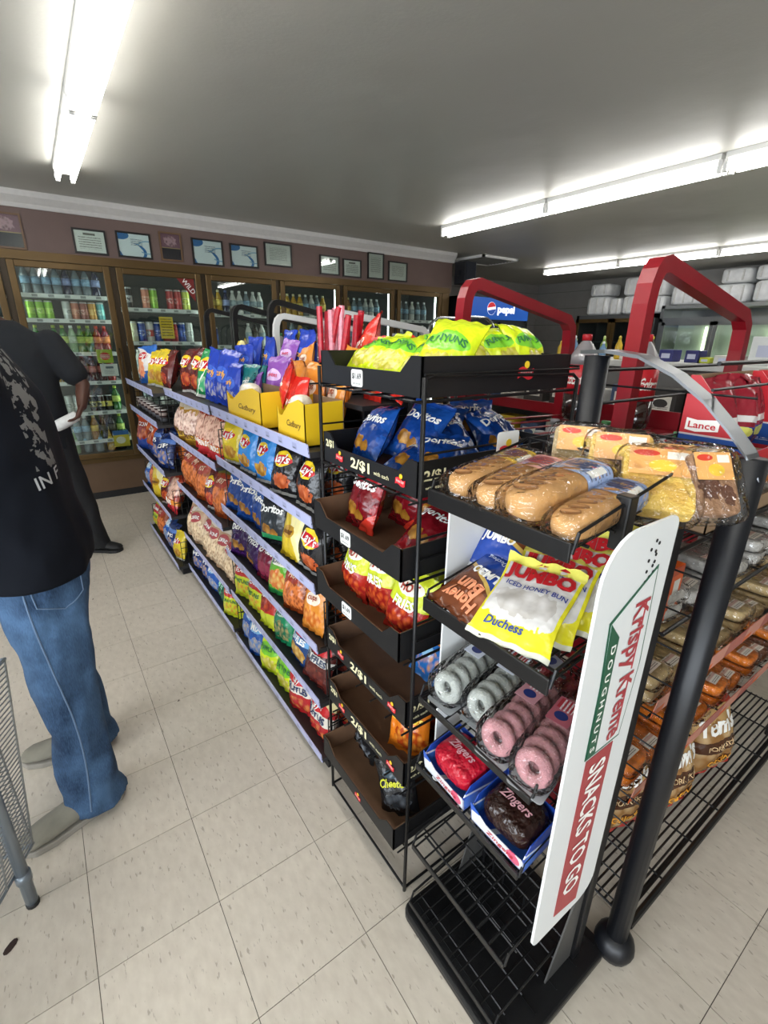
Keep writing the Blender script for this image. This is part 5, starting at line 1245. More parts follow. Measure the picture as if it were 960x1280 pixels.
for a in ((1.12, 1.123, .375, .56), (2.197, 2.2, .375, .56), (1.12, 2.2, .375, .378), (1.12, 2.2, .557, .56)): cb.box(*a, 1.134, 1.175)
cb.build('board', mat('kraft_tray', '#94795c', .8, vary=.08), ctray)
for k in range(6):
    pack('orange' if k % 3 == 0 else 'silver', 1.21 + k * .16, .47, 1.139, .2 * (k % 2), 0, '%s cake pack, %s from the pole, in the brown cardboard tray' % ('orange' if k % 3 == 0 else 'silver', ORD[k]))
for i, (x, y, z) in enumerate(((1.05, .43, .944), (1.05, .45, .745))):
    o = MB().box(-.03, .03, -.05, .05, 0, .13).build('snack_box', pmat('orange_box', '#d85a1c', [('rect', .35, .8, .2, .75, '#e2e0da'), ('band', .85, 1, '#b8451a')], rough=.35), bevel=.003)
    o.location = (x, y, z + .003); tag(o, ['orange and white snack box behind the black pole, fourth lowest shelf', 'orange and white snack box behind the black pole, third lowest shelf'][i], 'snack box', 'orange snack boxes')
# red and blue display boxes with slanted sides
def slant_box(x0, x1, lab):
    t = thing('display_box', ((x0 + x1) / 2, .38, 1.294), lab, 'display box', 'red and blue display boxes')
    y0, y1, z, h = .312, .447, 1.294, .175
    side = [(0, 0), (y1 - y0, 0), (y1 - y0, .045), (.02, h), (0, h)]      # from the back edge to the front edge
    sm = pmat('slant_box_side', '#b8242e', [('band', .07, .36, '#1f4a96'), ('band', .345, .365, '#c9c4c4'), ('chips', .75, .13, .22, .12, '#a8482c', '#7c2a1c', 9), ('lines', .2, .5, .13, .17, 40, '#d8d8e0')], rough=.35)
    for x in (x0, x1 - .003):
        s_ = MB().prism(side, (x, y1, z), (0, -1, 0), (0, 0, 1), (.003, 0, 0)).build('side_panel', sm, t)
        if x == x0:
            plate = [(-.03, -.011), (-.01, -.014), (.03, -.009), (.03, .013), (-.01, .009), (-.03, .012)]
            pl = MB().prism(plate, (x - .0005, y1 - .043, z + .082), (0, -1, 0), (0, 0, 1), (-.0008, 0, 0)).build('logo_plate', M_INKW, s_)
            t1 = MB(); put_text(t1, 'Lance', flat_fn((x - .0018, y1 - .043, z + .0815), (0, -1, 0), (0, 0.0, 1)), .05, .013, .02); t1.build('lettering', mat('ink_c4202a', R_, .4), pl)
            t2 = MB(); put_text(t2, 'HOT&SPICY', flat_fn((x - .0012, y1 - .045, z + .036), (0, -1, 0), (0, 0, 1)), .062, .013, .01); t2.build('lettering', mat('ink_yg', '#e0e07a', .4), s_)
    MB().box(x0, x1, y1 - .003, y1, z, z + h).build('back_panel', mat('kraft_tray', '#94795c', .8), t)
    MB().box(x0, x1, y0, y1, z, z + .003).build('bottom', mat('kraft_tray', '#94795c', .8), t)
    MB().box(x0, x1, y0, y0 + .003, z, z + .045).build('front_panel', sm, t)
slant_box(1.05, 1.36, 'red and blue slanted display box of snack bags nearest the curved bar')
slant_box(1.40, 1.71, 'second red and blue slanted display box, farther right')
for i in range(6):
    x = 1.13 + (i % 3) * .09 + (i // 3) * .35
    place_bag('lance_red', (x, .40 + (i % 2) * .012, 1.298), random.uniform(-25, 25), -10, random.uniform(-6, 6), 1.0, i % 3, 'dark red snack bag, %s from the left in the %s slanted box' % (ORD[i % 3], ['first', 'second'][i // 3]), 'dark red bags in the display boxes')

# ================================================================== SODA RACKS ON THE FAR SIDE OF THE ISLAND
def soda_rack(y0, y1, m, lab, zt=1.70, zl=1.595, x0=1.20, x1=1.80, r=.022, levels=(.15, .55, .92, 1.235), fascia=True):
    t = thing('soda_rack', ((x0 + x1) / 2, (y0 + y1) / 2, 0), lab, 'rack', 'soda racks')
    for y in (y0, y1):
        b = MB(); side_frame(b, y, x0, x1, zt, zl, r); b.build('side_frame', m, t)
    for z in levels:
        b = MB()
        for x, dz in ((x0, .02), (x1, 0)): b.tube([(x, y0, z + dz - .015), (x, y1, z + dz - .015)], .012, 8)
        for k in range(7):
            yy = y0 + .02 + (y1 - y0 - .04) * k / 6; b.tube([(x0, yy, z + .015), (x1, yy, z - .005)], .004, 6)
        s_ = b.build('shelf', m, t)
        if fascia: MB().box(x1 + .012, x1 + .016, y0 + .02, y1 - .02, z - .03, z + .06).build('shelf_fascia', m, s_)
    return t
soda_rack(.645, 1.25, M_RED, 'red tube soda rack behind the wire tray rack')
soda_rack(3.42, 4.04, M_BLKEN, 'black tube soda rack nearest the drinks coolers', 1.71, 1.60, 1.15, 1.75, .018, fascia=False)
soda_rack(2.77, 3.38, M_BLKEN, 'black tube soda rack next to the white one', 1.71, 1.60, 1.15, 1.75, .018, fascia=False)
soda_rack(2.08, 2.70, M_WHITEN, 'white tube soda rack behind the candy bags', 1.635, 1.56, 1.15, 1.75, .018, fascia=False)
L2 = {}
for nm, body, cap, lab in (('cola', '#2a1512', '#b8202a', '#c01f2a'), ('clear', '#8f9a94', '#3f7f4a', '#5f9a5a'), ('grey', '#55565a', '#8c8c90', '#6a6c72')):
    r, h = .054, .31
    b = MB(); b.lathe([(r * .6, 0), (r * .92, .008), (r, .03), (r, .10)], 18); b.mi = 2; b.lathe([(r * 1.01, .10), (r * 1.01, .205)], 18); b.mi = 0
    b.mi = 3; b.lathe([(r, .205), (r * .9, .235), (r * .5, .272), (r * .27, .287), (r * .27, .292)], 18); b.mi = 1; b.lathe([(r * .32, .288), (r * .32, .308), (r * .28, .31), (.0005, .31)], 14)
    L2[nm] = b.mesh('two_liter_' + nm, [liquid('l2' + nm, body), mat('l2cap_' + nm, cap, .4), pmat('l2lab_' + nm, lab, [('lines', 0, 1, .35, .65, 6, W_)], rough=.35), liquid('l2neck', '#8f8a8c')], True)
def two_liter(nm, x, y, z, lab, text=False):
    o = bpy.data.objects.new('soda_bottle', L2[nm]); COL.objects.link(o); o.location = (x, y, z)
    tag(o, lab, 'soda bottle', 'large bottles in the soda racks')
    if text:
        b = MB()
        def fn(u, v, rr=.0555): a = PI * 1.12 + u / rr; return Vector((rr * math.cos(a), rr * math.sin(a), .155 + v))
        put_text(b, 'Coca-Cola', lambda u, v: fn(u, v), .10, .04, .01, .3)
        c = bpy.data.objects.new('lettering', b.mesh('lettering', M_INKW)); COL.objects.link(c); c.parent = o
two_liter('cola', 1.67, 1.085, 1.24, 'large cola bottle with red cap beside the far red frame', True)
two_liter('cola', 1.67, .865, 1.24, 'large cola bottle with red cap behind the near red post', True)
n = 0
for i, x in enumerate((1.32, 1.45, 1.58, 1.71)):
    for j, y in enumerate((.72, .85, .98, 1.11)):
        if (i + j) % 5 == 4: continue
        two_liter(('grey', 'cola', 'grey', 'clear')[(i + 2 * j) % 4], x, y, .937, 'large soda bottle, row %d from the back, %s from the near end, red rack third shelf' % (i + 1, ORD[j])) if False else two_liter(('grey', 'cola', 'grey', 'clear')[(i + 2 * j) % 4], x, y, .937, 'large soda bottle, %s row, %s from near end, red rack middle shelf' % (ORD[i], ORD[j]))
for ri, (ya, w) in enumerate(((3.55, 'black rack nearest the coolers'), (2.9, 'black rack next to the white one'), (2.2, 'white rack'))):
    for k in range(3):
        two_liter(('cola', 'clear', 'grey')[(k + ri) % 3], 1.62, ya + k * .17, 1.24, 'large soda bottle, %s from near end, top of %s' % (ORD[k], w))
# chrome hoop stand farther back
ch = thing('chrome_stand', (2.6, 2.75, 0), 'chrome hoop stand beyond the far red rack frame', 'rack')
M_CHROME = mat('chrome', '#a8aaac', .18, metal=1.0)
for yy in (2.62, 2.88):
    MB().tube([(2.42, yy, 0)] + [(2.42, yy, 1.55)] + arc((2.54, yy, 1.55), .12, PI, PI / 2, 5) + arc((2.72, yy, 1.55), .12, PI / 2, 0, 5) + [(2.84, yy, 0)], .012, 8).build('hoop', M_CHROME, ch, smooth=True)
for z in (.4, .8, 1.15):
    b = MB(); wire_panel(b, (2.42, 2.62, z), (.42, 0, 0), (0, .26, 0), 8, 4, .003); b.build('basket', M_CHROME, ch)
# ------------------------------------------------------------------ low shelf unit with red fronts in the next aisle
ru = thing('red_front_shelving', (3.1, 1.75, 0), 'low shelving with red shelf fronts in the aisle beyond the soda racks', 'shelving')
MB().box(3.24, 3.27, .35, 3.2, 0, 1.34).build('back_panel', mat('shelf_back_grey', '#6a6866', .6), ru)
MB().box(2.93, 3.27, .35, 3.2, 0, .1).build('base', M_GMET, ru)
RZ = (.45, .80, 1.10)
for z in RZ:
    s_ = MB().box(2.92, 3.24, .35, 3.2, z - .02, z).build('shelf', mat('shelf_pale', '#a9a6a0', .5), ru)
    MB().box(2.90, 2.92, .35, 3.2, z - .06, z + .012).build('shelf_front', M_RED, s_)
random.seed(77)
for si, z in enumerate(RZ[1:]):
    for k in range(12):
        y = .48 + k * .23
        col, wd = random.choice((('#b9b4aa', 'grey'), ('#c8a52c', 'yellow'), ('#8f2a2a', 'red'), ('#40506e', 'slate blue'), ('#d2cfc8', 'white'), ('#3a3634', 'dark')))
        t = thing('grocery_box', (3.06, y, z), '%s grocery box, %s from near end, %s shelf of the red-fronted unit' % (wd, ORD[k], ('middle', 'top')[si]), 'box', 'boxes on the red-fronted shelving')
        h_ = random.uniform(.12, .2)
        MB().box(-.07, .07, -.085, .085, 0, h_).build('box', mat('gbox_' + wd, col, .45, vary=.15), t, local=True, bevel=.004)
        MB().box(-.072, -.07, -.06, .06, h_ * .25, h_ * .75).build('label', pmat('gbox_lab_' + wd, '#d8d4ca', [('ell', .5, .5, .35, .3, col), ('lines', .1, .9, .1, .3, 9, '#55504a')], rough=.4), t, local=True)
# ------------------------------------------------------------------ service counter in the middle distance
mc = thing('service_counter', (3.6, 1.5, 0), 'pale service counter with condiments beyond the soda racks', 'counter')
MB().box(3.3, 3.95, .2, 2.7, 1.36, 1.40).build('worktop', mat('counter_top', '#c9c8c4', .4), mc, bevel=.005)
MB().box(3.34, 3.91, .24, 2.66, 0, 1.36).build('body', mat('counter_body', '#5d5a57', .5), mc)
MB().box(3.30, 3.34, .24, 2.66, 1.22, 1.34).build('red_fascia', M_RED, mc)
def small_bottle(nm, body, cap, x, y, lab, h=.14, r=.024):
    o = MB().lathe([(r * .8, 0), (r, .01), (r, h * .6), (r * .45, h * .78), (r * .35, h * .86)], 12).build('squeeze_bottle', mat('sq_' + nm, body, .35), smooth=True)
    c = MB().lathe([(r * .42, h * .86), (r * .42, h * .95), (r * .1, h)], 10).build('cap', mat('sqc_' + nm, cap, .4), o, smooth=True, local=True)
    o.location = (x, y, 1.401); tag(o, lab, 'condiment bottle', 'condiment bottles on the counter')
for k in range(12):
    yy = 2.46 - k * .06
    nm, body, cap = [('mustard', '#c9a52a', '#d8c04a'), ('green', '#7c9a3a', '#c8d88a'), ('blue', '#6f93b8', '#e4e8ec'), ('dark', '#4a4438', '#c9b83a')][k % 4]
    small_bottle(nm, body, cap, 3.45 + (k % 2) * .1, yy, '%s condiment bottle from the left on the pale counter' % ORD[k], h=.12 + .02 * (k % 3))
for k, (y, w, h, col, lab) in enumerate(((1.64, .09, .075, '#2c2f6e', 'first navy blue napkin box on the pale counter'), (1.48, .08, .075, '#2a2d68', 'second navy blue napkin box on the pale counter'), (1.86, .2, .05, '#d5d3ce', 'flat white tray beside the condiment bottles'), (1.28, .14, .05, '#c9c8c2', 'white dispenser right of the navy boxes'), (1.08, .18, .16, '#d8dad8', 'tall white machine at the right of the counter'), (1.40, .06, .035, '#b9c22e', 'small lime yellow packet box on the counter'))):
    t = thing('counter_box', (3.5, y, 1.4), lab, 'box', 'boxes on the counter')
    MB().box(-.06, .06, -w / 2, w / 2, .001, h).build('body', mat('cbox_' + col, col, .4, vary=.1), t, local=True, bevel=.004)
    MB().box(-.062, -.06, -w * .3, w * .3, h * .3, h * .7).build('label', mat('cbox_label', '#b8bcd0', .5), t, local=True)

# ------------------------------------------------------------------ pepsi cooler at the end of the cooler wall
pc = thing('soda_fridge', (5.48, 5.35, 0), 'black upright drinks fridge with a glowing blue header sign', 'fridge')
M_FRB = mat('fridge_black', '#101216', .4)
fx0, fx1, fy = 4.85, 6.12, 5.0
b = MB(); b.box(fx0, fx0 + .04, fy, 5.7, .05, 2.07); b.box(fx1 - .04, fx1, fy, 5.7, .05, 2.07); b.box(fx0, fx1, 5.66, 5.7, .05, 2.07); b.box(fx0, fx1, fy, 5.7, .05, .25); b.box(fx0, fx1, fy + .02, 5.7, 2.03, 2.07); b.box(fx0, fx1, fy + .02, 5.7, 1.74, 1.78)
b.build('cabinet', M_FRB, pc)
hd = MB().box(fx0 + .02, fx1 - .02, fy - .01, fy + .02, 1.78, 2.055).build('header_sign', mat('header_blue_lit', '#0f4fa8', .35, emit=.55), pc)
t = MB(); put_text(t, 'pepsi', flat_fn((5.62, fy - .012, 1.90), (1, 0, 0), (0, 0, 1)), .36, .13, .05); t.build('lettering', mat('lit_white', '#f4f6fa', .4, emit=.8), hd)
def disc(cx, cz, r, a0, a1, dy, m, nm):
    P = [(r * math.cos(a0 + (a1 - a0) * i / 14), r * math.sin(a0 + (a1 - a0) * i / 14)) for i in range(15)]
    MB().prism(P, (cx, fy - .011 - dy, cz), (1, 0, 0), (0, 0, 1), (0, -.001, 0)).build(nm, m, hd)
disc(5.32, 1.92, .085, 0, 2 * PI, 0, mat('lit_white', '#f4f6fa', .4, emit=.8), 'logo_disc')
disc(5.32, 1.92, .08, .35, PI - .05, .001, mat('lit_red', '#d0222e', .4, emit=.5), 'logo_red')
disc(5.32, 1.92, .08, PI + .35, 2 * PI - .05, .001, mat('lit_blue', '#1246a0', .4, emit=.5), 'logo_blue')
for k in range(2):
    a = fx0 + .03 + k * .61; b_ = a + .60
    d = MB(); d.box(a, a + .04, fy - .02, fy, .27, 1.75); d.box(b_ - .04, b_, fy - .02, fy, .27, 1.75); d.box(a, b_, fy - .02, fy, 1.71, 1.75); d.box(a, b_, fy - .02, fy, .27, .31)
    do = d.build('door', M_FRB, pc); MB().box(a + .04, b_ - .04, fy - .012, fy - .008, .31, 1.71).build('pane', M_DOORGL, do)
for z in (1.42, 1.1, .78, .46): MB().box(fx0 + .05, fx1 - .05, fy + .03, 5.6, z - .01, z).build('shelf', M_SHELFW, pc)
MB().tube([(fx0 + .06, fy + .06, .4), (fx0 + .06, fy + .06, 1.7)], .012, 8).build('fridge_lamp', M_COOLTUBE, pc); MB().tube([(fx1 - .06, fy + .06, .4), (fx1 - .06, fy + .06, 1.7)], .012, 8).build('fridge_lamp', M_COOLTUBE, pc)
for k in range(12): drink(['b_dark', 'b_milk', 'b_yellow', 'b_navy'][k % 4], fx0 + .12 + k * .094, fy + .1, 1.42, '%s, %s from left, top shelf of the soda fridge' % (CANS[['b_dark', 'b_milk', 'b_yellow', 'b_navy'][k % 4]][1], ORD[k]), 'bottles in the soda fridge')

# ------------------------------------------------------------------ right wall: dark reach-in cooler, steel cabinet, stacked cup packs
M_STEEL = mat('stainless', '#8d908f', .3, metal=.85)
rc = thing('reach_in_cooler', (8.45, 4.86, 0), 'dark reach-in cooler with bronze door frames on the right wall', 'cooler')
b = MB(); b.box(8.15, 8.78, 4.16, 4.20, 0, 1.93); b.box(8.15, 8.78, 5.52, 5.56, 0, 1.93); b.box(8.74, 8.78, 4.16, 5.56, 0, 1.93); b.box(8.15, 8.78, 4.16, 5.56, 1.87, 1.93); b.box(8.15, 8.78, 4.16, 5.56, 0, .3)
b.build('cabinet', mat('cooler_grey', '#4a4c4e', .5), rc)
for k in range(2):
    a = 4.18 + k * .69; b_ = a + .68
    d = MB(); d.box(8.12, 8.15, a, a + .06, .3, 1.87); d.box(8.12, 8.15, b_ - .06, b_, .3, 1.87); d.box(8.12, 8.15, a, b_, 1.81, 1.87); d.box(8.12, 8.15, a, b_, .3, .36)
    do = d.build('door', M_BRONZE, rc); MB().box(8.13, 8.135, a + .06, b_ - .06, .36, 1.81).build('pane', M_DOORGL, do)
for z in (1.5, 1.2, .9, .6): MB().box(8.2, 8.72, 4.22, 5.5, z - .01, z).build('shelf', mat('shelf_dim', '#5e6a72', .4), rc)
sc_ = thing('glass_cabinet', (8.5, 3.3, 0), 'stainless cabinet with lit sliding glass doors on the right wall', 'cabinet')
b = MB(); b.box(8.15, 8.78, 2.5, 2.55, 0, 2.04); b.box(8.15, 8.78, 4.04, 4.09, 0, 2.04); b.box(8.74, 8.78, 2.5, 4.09, 0, 2.04); b.box(8.15, 8.78, 2.5, 4.09, 1.99, 2.04); b.box(8.15, 8.78, 2.5, 4.09, 0, .9); b.box(8.15, 8.2, 2.5, 4.09, 1.80, 1.86)
b.build('cabinet', M_STEEL, sc_)
for k in range(2):
    a = 2.55 + k * .75; b_ = a + .74
    d = MB(); x = 8.12 + .02 * k
    d.box(x, x + .02, a, a + .05, .9, 1.80); d.box(x, x + .02, b_ - .05, b_, .9, 1.80); d.box(x, x + .02, a, b_, 1.75, 1.80); d.box(x, x + .02, a, b_, .9, .95)
    do = d.build('door', M_STEEL, sc_); MB().box(x + .007, x + .012, a + .05, b_ - .05, .95, 1.75).build('pane', M_DOORGL, do)
MB().box(8.70, 8.74, 2.55, 4.04, .9, 1.8).build('back_liner', mat('liner_pale', '#c3d0c6', .5), sc_)
for yy in (2.75, 3.15, 3.6): MB().tube([(8.66, yy, 1.0), (8.66, yy, 1.74)], .014, 8).build('cabinet_lamp', mat('cabinet_lamp', (.95, 1.0, .7, 1), .4, emit=7.0), sc_)
M_FOAM = mat('cup_sleeve_plastic', '#e0e2e4', .3, vary=.12, bump=.5, bscale=18, nscale=10, spec=.6)
def cup_pack(y0, y1, z0, z1, lab):
    t = thing('cup_pack', (8.45, (y0 + y1) / 2, z0), lab, 'cup pack', 'wrapped cup packs on the right wall units')
    MB().superell((0, 0, (z1 - z0) / 2), (.2, (y1 - y0) / 2, (z1 - z0) / 2), .3, .3, 22, 10).build('sleeve', M_FOAM, t, smooth=True, local=True)
    n_ = max(2, int((y1 - y0) / .13))
    for k in range(n_):
        yy_ = -(y1 - y0) / 2 + (k + .5) * (y1 - y0) / n_
        MB().tube([(-.197, yy_, .03), (-.197, yy_, z1 - z0 - .03)], .012, 8).build('cup_stack', mat('foam_white', '#dcdcda', .6), t, smooth=True, local=True)
for i, (a, b_, z0, z1) in enumerate(((5.07, 5.48, 1.935, 2.24), (5.08, 5.45, 2.245, 2.44), (4.84, 5.05, 1.935, 2.2), (4.45, 4.82, 1.935, 2.22), (4.46, 4.84, 2.225, 2.50), (4.12, 4.43, 1.935, 2.2), (4.13, 4.44, 2.205, 2.47), (3.5, 4.05, 2.045, 2.33), (3.0, 3.46, 2.045, 2.30), (2.52, 2.96, 2.045, 2.32), (3.02, 3.4, 2.305, 2.5), (2.55, 2.98, 2.325, 2.51))):
    cup_pack(a, b_, z0, z1, 'wrapped white cup pack, %s counted from the far left along the right wall units' % ORD[i])

# ================================================================== PEOPLE
def remeshed(mb, voxel, smooth_it=6, name='m', mats=None, factor=.6):
    me = mb.mesh(name, mats)
    ob = bpy.data.objects.new(name, me); COL.objects.link(ob)
    rm = ob.modifiers.new('r', 'REMESH'); rm.mode = 'VOXEL'; rm.voxel_size = voxel
    sm = ob.modifiers.new('s', 'SMOOTH'); sm.iterations = smooth_it; sm.factor = factor
    bpy.context.view_layer.update()
    dg = bpy.context.evaluated_depsgraph_get()
    out = bpy.data.meshes.new_from_object(ob.evaluated_get(dg))
    bpy.data.objects.remove(ob); bpy.data.meshes.remove(me)
    out.materials.clear()
    for m in (mats if isinstance(mats, list) else [mats]): out.materials.append(m)
    out.polygons.foreach_set('use_smooth', [True] * len(out.polygons))
    return out
def zr(rows, wob=0.0, seed=0):        # (z, cx, cy, rx, ry) rows to rings
    out = []
    for k, (z, cx, cy, rx, ry) in enumerate(rows):
        out.append(((cx, cy, z), (rx, 0, 0), (0, ry, 0)))
    return out
def refine(rows, n=4):
    out = []
    for a, b in zip(rows, rows[1:]):
        for k in range(n): out.append(tuple(a[i] + (b[i] - a[i]) * k / n for i in range(5)))
    out.append(rows[-1]); return out
def folds(mb, start, amp, sc, seed):
    """cloth folds: push points along a noise field"""
    for i in range(start, len(mb.v)):
        p = mb.v[i]
        nz = noise.noise(Vector((p.x * sc, p.y * sc, p.z * sc * .55 + seed)))
        n2 = noise.noise(Vector((p.x * sc * 2.1 + 9, p.y * sc * 2.1, p.z * sc * 1.3 + seed)))
        p.x += amp * nz; p.y += amp * .8 * n2
def limb(mb, pts, rad, seg=14):
    mb.tube(pts, rad, seg)
    for p, r in zip(pts, rad): mb.superell(p, (r, r, r), 1, 1, 12, 8)
def hand(mb, wrist, dirv, palm_n, curl, side=1):
    """palm plus five separate bent fingers; dirv points from wrist to knuckles, palm_n out of the palm"""
    d, n = Vector(dirv).normalized(), Vector(palm_n).normalized(); s = d.cross(n).normalized() * side
    w = Vector(wrist)
    R = Matrix((s, d, n)).transposed()
    mb.superell(w + d * .045, (.04, .05, .016), .6, .6, 16, 10, R)
    for k, (off, L) in enumerate(((-.03, .062), (-.0105, .072), (.0105, .068), (.03, .052))):
        p = w + d * .085 + s * off; dd = d.copy(); pts = [p - d * .02, p]
        for j in range(3):
            dd = (Matrix.Rotation(-curl * side, 3, s) @ dd).normalized() if False else (dd + n * curl).normalized()
            p = p + dd * (L * (.45, .32, .23)[j]); pts.append(p)
        mb.tube(pts, [.0095, .0092, .0088, .008, .0066], 8)
        mb.superell(pts[-1], (.0066,) * 3, 1, 1, 8, 6)
    p = w + d * .025 - s * .035; dd = (d * .6 - s * .8).normalized(); pts = [p + s * .02, p]
    for j in range(2):
        dd = (dd + n * curl * .7 + d * .2).normalized(); p = p + dd * (.036, .028)[j]; pts.append(p)
    mb.tube(pts, [.012, .0115, .010, .0075], 8); mb.superell(pts[-1], (.0075,) * 3, 1, 1, 8, 6)
def head(mb, c, f):
    """f: unit facing direction"""
    c, f = Vector(c), Vector(f).normalized(); s = Vector((0, 0, 1)).cross(f).normalized(); u = f.cross(s)
    R = Matrix((f, s, u)).transposed()
    mb.superell(c + u * .025, (.098, .076, .095), .95, .95, 22, 14, R)
    mb.superell(c + f * .018 - u * .05, (.068, .056, .062), .9, .9, 18, 12, R)
    mb.superell(c + f * .098 - u * .018, (.016, .014, .026), 1, 1, 10, 8, R)
    mb.superell(c + f * .082 + u * .022, (.012, .05, .012), 1, 1, 12, 8, R)
    for k in (-1, 1):
        mb.superell(c + s * .077 * k - u * .005 - f * .008, (.022, .009, .032), .9, .9, 10, 8, R)
        mb.superell(c + f * .081 - u * .067 + s * .0 * k, (.01, .024, .007), 1, 1, 10, 6, R)
    return R
def face_parts(parent, c, f, hair_m):
    c, f = Vector(c), Vector(f).normalized(); s = Vector((0, 0, 1)).cross(f).normalized(); u = f.cross(s); R = Matrix((f, s, u)).transposed()
    for k in (-1, 1):
        MB().superell(c + f * .084 + s * .03 * k + u * .004, (.009, .013, .008), 1, 1, 12, 8, R).build('eye', mat('eye_white', '#d9d4cc', .25), parent, smooth=True)
        MB().superell(c + f * .0905 + s * .03 * k + u * .004, (.0035, .006, .006), 1, 1, 10, 8, R).build('pupil', mat('pupil', '#1a120c', .2), parent, smooth=True)
    MB().superell(c + f * .0865 - u * .066, (.008, .026, .008), 1, 1, 12, 8, R).build('lips', mat('lips', '#5e3028', .45), parent, smooth=True)
    h = MB(); h.superell(c - f * .012 + u * .045, (.1, .083, .088), .95, .95, 22, 14, R)
    for i in range(len(h.v)):
        p = h.v[i]; rel = p - c
        if rel.dot(f) > .035 and rel.dot(u) < .07: h.v[i] = p - f * (rel.dot(f) - .035) * .9
        h.v[i] += (h.v[i] - c).normalized() * .004 * noise.noise(h.v[i] * 60)
    h.build('hair', hair_m, parent, smooth=True)
M_HAIR = mat('short_black_hair', '#120f0d', .8, bump=.6, bscale=220)
def shoe(parent, heel, toe, m, m_sole, lace=None):
    h, t = Vector(heel), Vector(toe); d = (t - h); L = d.length; d.normalize(); s = Vector((0, 0, 1)).cross(d); u = Vector((0, 0, 1))
    b = MB()
    def ring(a, w, z0, z1): return (h + d * (L * a) + u * ((z0 + z1) / 2), s * w, u * ((z1 - z0) / 2))
    b.loft([ring(.0, .022, .025, .085), ring(.04, .036, .02, .105), ring(.2, .041, .018, .115), ring(.38, .042, .018, .10), ring(.55, .046, .018, .078), ring(.75, .05, .018, .062), ring(.9, .044, .018, .052), ring(.98, .028, .02, .042), ring(1.0, .01, .025, .036)], 18)
    up = b.build('shoe', m, parent, smooth=True)
    P = [(0.0, -.02), (.05, -.038), (.3, -.04), (.5, -.044), (.72, -.052), (.9, -.046), (.985, -.026), (1.01, 0)]
    P = P + [(a, -w) for a, w in P[::-1][1:]]
    MB().prism([(a * L, w) for a, w in P], h, d, s, (0, 0, .022)).build('sole', m_sole, up, bevel=.004)
    if lace:
        for k in range(4):
            c = h + d * (L * (.36 + .07 * k)) + u * (.101 - .011 * k)
            MB().tube([c - s * .03 - u * .012, c + u * .003, c + s * .03 - u * .012], .0028, 6).build('lace', lace, up, smooth=True)
    return up
def denim():
    m, nt, b = new_mat('blue_denim'); N, L = nt.nodes.new, nt.links.new
    geo = N('ShaderNodeNewGeometry')
    n1 = N('ShaderNodeTexNoise'); n1.inputs['Scale'].default_value = 7; n1.inputs['Detail'].default_value = 5; L(geo.outputs['Position'], n1.inputs['Vector'])
    mp = N('ShaderNodeMapping'); mp.inputs['Scale'].default_value = (420, 420, 70); L(geo.outputs['Position'], mp.inputs['Vector'])
    n2 = N('ShaderNodeTexNoise'); n2.inputs['Scale'].default_value = 1; L(mp.outputs[0], n2.inputs['Vector'])
    ad = N('ShaderNodeMath'); ad.operation = 'MULTIPLY_ADD'; ad.inputs[1].default_value = .35; L(n2.outputs['Fac'], ad.inputs[0]); L(n1.outputs['Fac'], ad.inputs[2])
    r = N('ShaderNodeValToRGB'); e = r.color_ramp.elements
    e[0].position = .5; e[0].color = hexc('#22344c'); e[1].position = .85; e[1].color = hexc('#4a6687'); L(ad.outputs[0], r.inputs[0]); L(r.outputs[0], b.inputs['Base Color'])
    b.inputs['Roughness'].default_value = .85; b.inputs['Specular IOR Level'].default_value = .2
    bp = N('ShaderNodeBump'); bp.inputs['Strength'].default_value = .25; bp.inputs['Distance'].default_value = .002; L(n2.outputs['Fac'], bp.inputs['Height']); L(bp.outputs[0], b.inputs['Normal'])
    return m
def tee_graphic():
    """black cotton with a cracked white print running down the back"""
    m, nt, b = new_mat('black_tee_print'); N, L = nt.nodes.new, nt.links.new
    geo = N('ShaderNodeNewGeometry'); sp = N('ShaderNodeSeparateXYZ'); L(geo.outputs['Position'], sp.inputs[0])
    def mt(op, a, b_=None, c_=None):
        n = N('ShaderNodeMath'); n.operation = op
        for i, v in enumerate((a, b_, c_)):
            if v is None: continue
            if isinstance(v, (int, float)): n.inputs[i].default_value = v
            else: L(v, n.inputs[i])
        return n.outputs[0]
    nz = N('ShaderNodeTexNoise'); nz.inputs['Scale'].default_value = 34; nz.inputs['Detail'].default_value = 7; L(geo.outputs['Position'], nz.inputs['Vector'])
    nl = N('ShaderNodeTexNoise'); nl.inputs['Scale'].default_value = 5; L(geo.outputs['Position'], nl.inputs['Vector'])
    # centre line of the print: x = -0.045 + 0.05 * (1.45 - z)
    cx = mt('ADD', mt('MULTIPLY', mt('SUBTRACT', 1.45, sp.outputs[2]), .07), -.048)
    dist = mt('ABSOLUTE', mt('SUBTRACT', mt('ADD', sp.outputs[0], mt('MULTIPLY', mt('SUBTRACT', nl.outputs['Fac'], .5), .04)), cx))
    band = mt('LESS_THAN', dist, .024)
    zok = mt('MULTIPLY', mt('COMPARE', sp.outputs[2], 1.34, .15), mt('LESS_THAN', sp.outputs[1], 1.66))
    mk = mt('MULTIPLY', mt('MULTIPLY', band, zok), mt('GREATER_THAN', nz.outputs['Fac'], .5))
    mk = mt('MULTIPLY', mk, .42)
    mx = N('ShaderNodeMix'); mx.data_type = 'RGBA'; mx.inputs[6].default_value = hexc('#0e1118'); mx.inputs[7].default_value = hexc('#9a9a98'); L(mk, mx.inputs[0]); L(mx.outputs[2], b.inputs['Base Color'])
    b.inputs['Roughness'].default_value = .9; b.inputs['Specular IOR Level'].default_value = .15
    return m
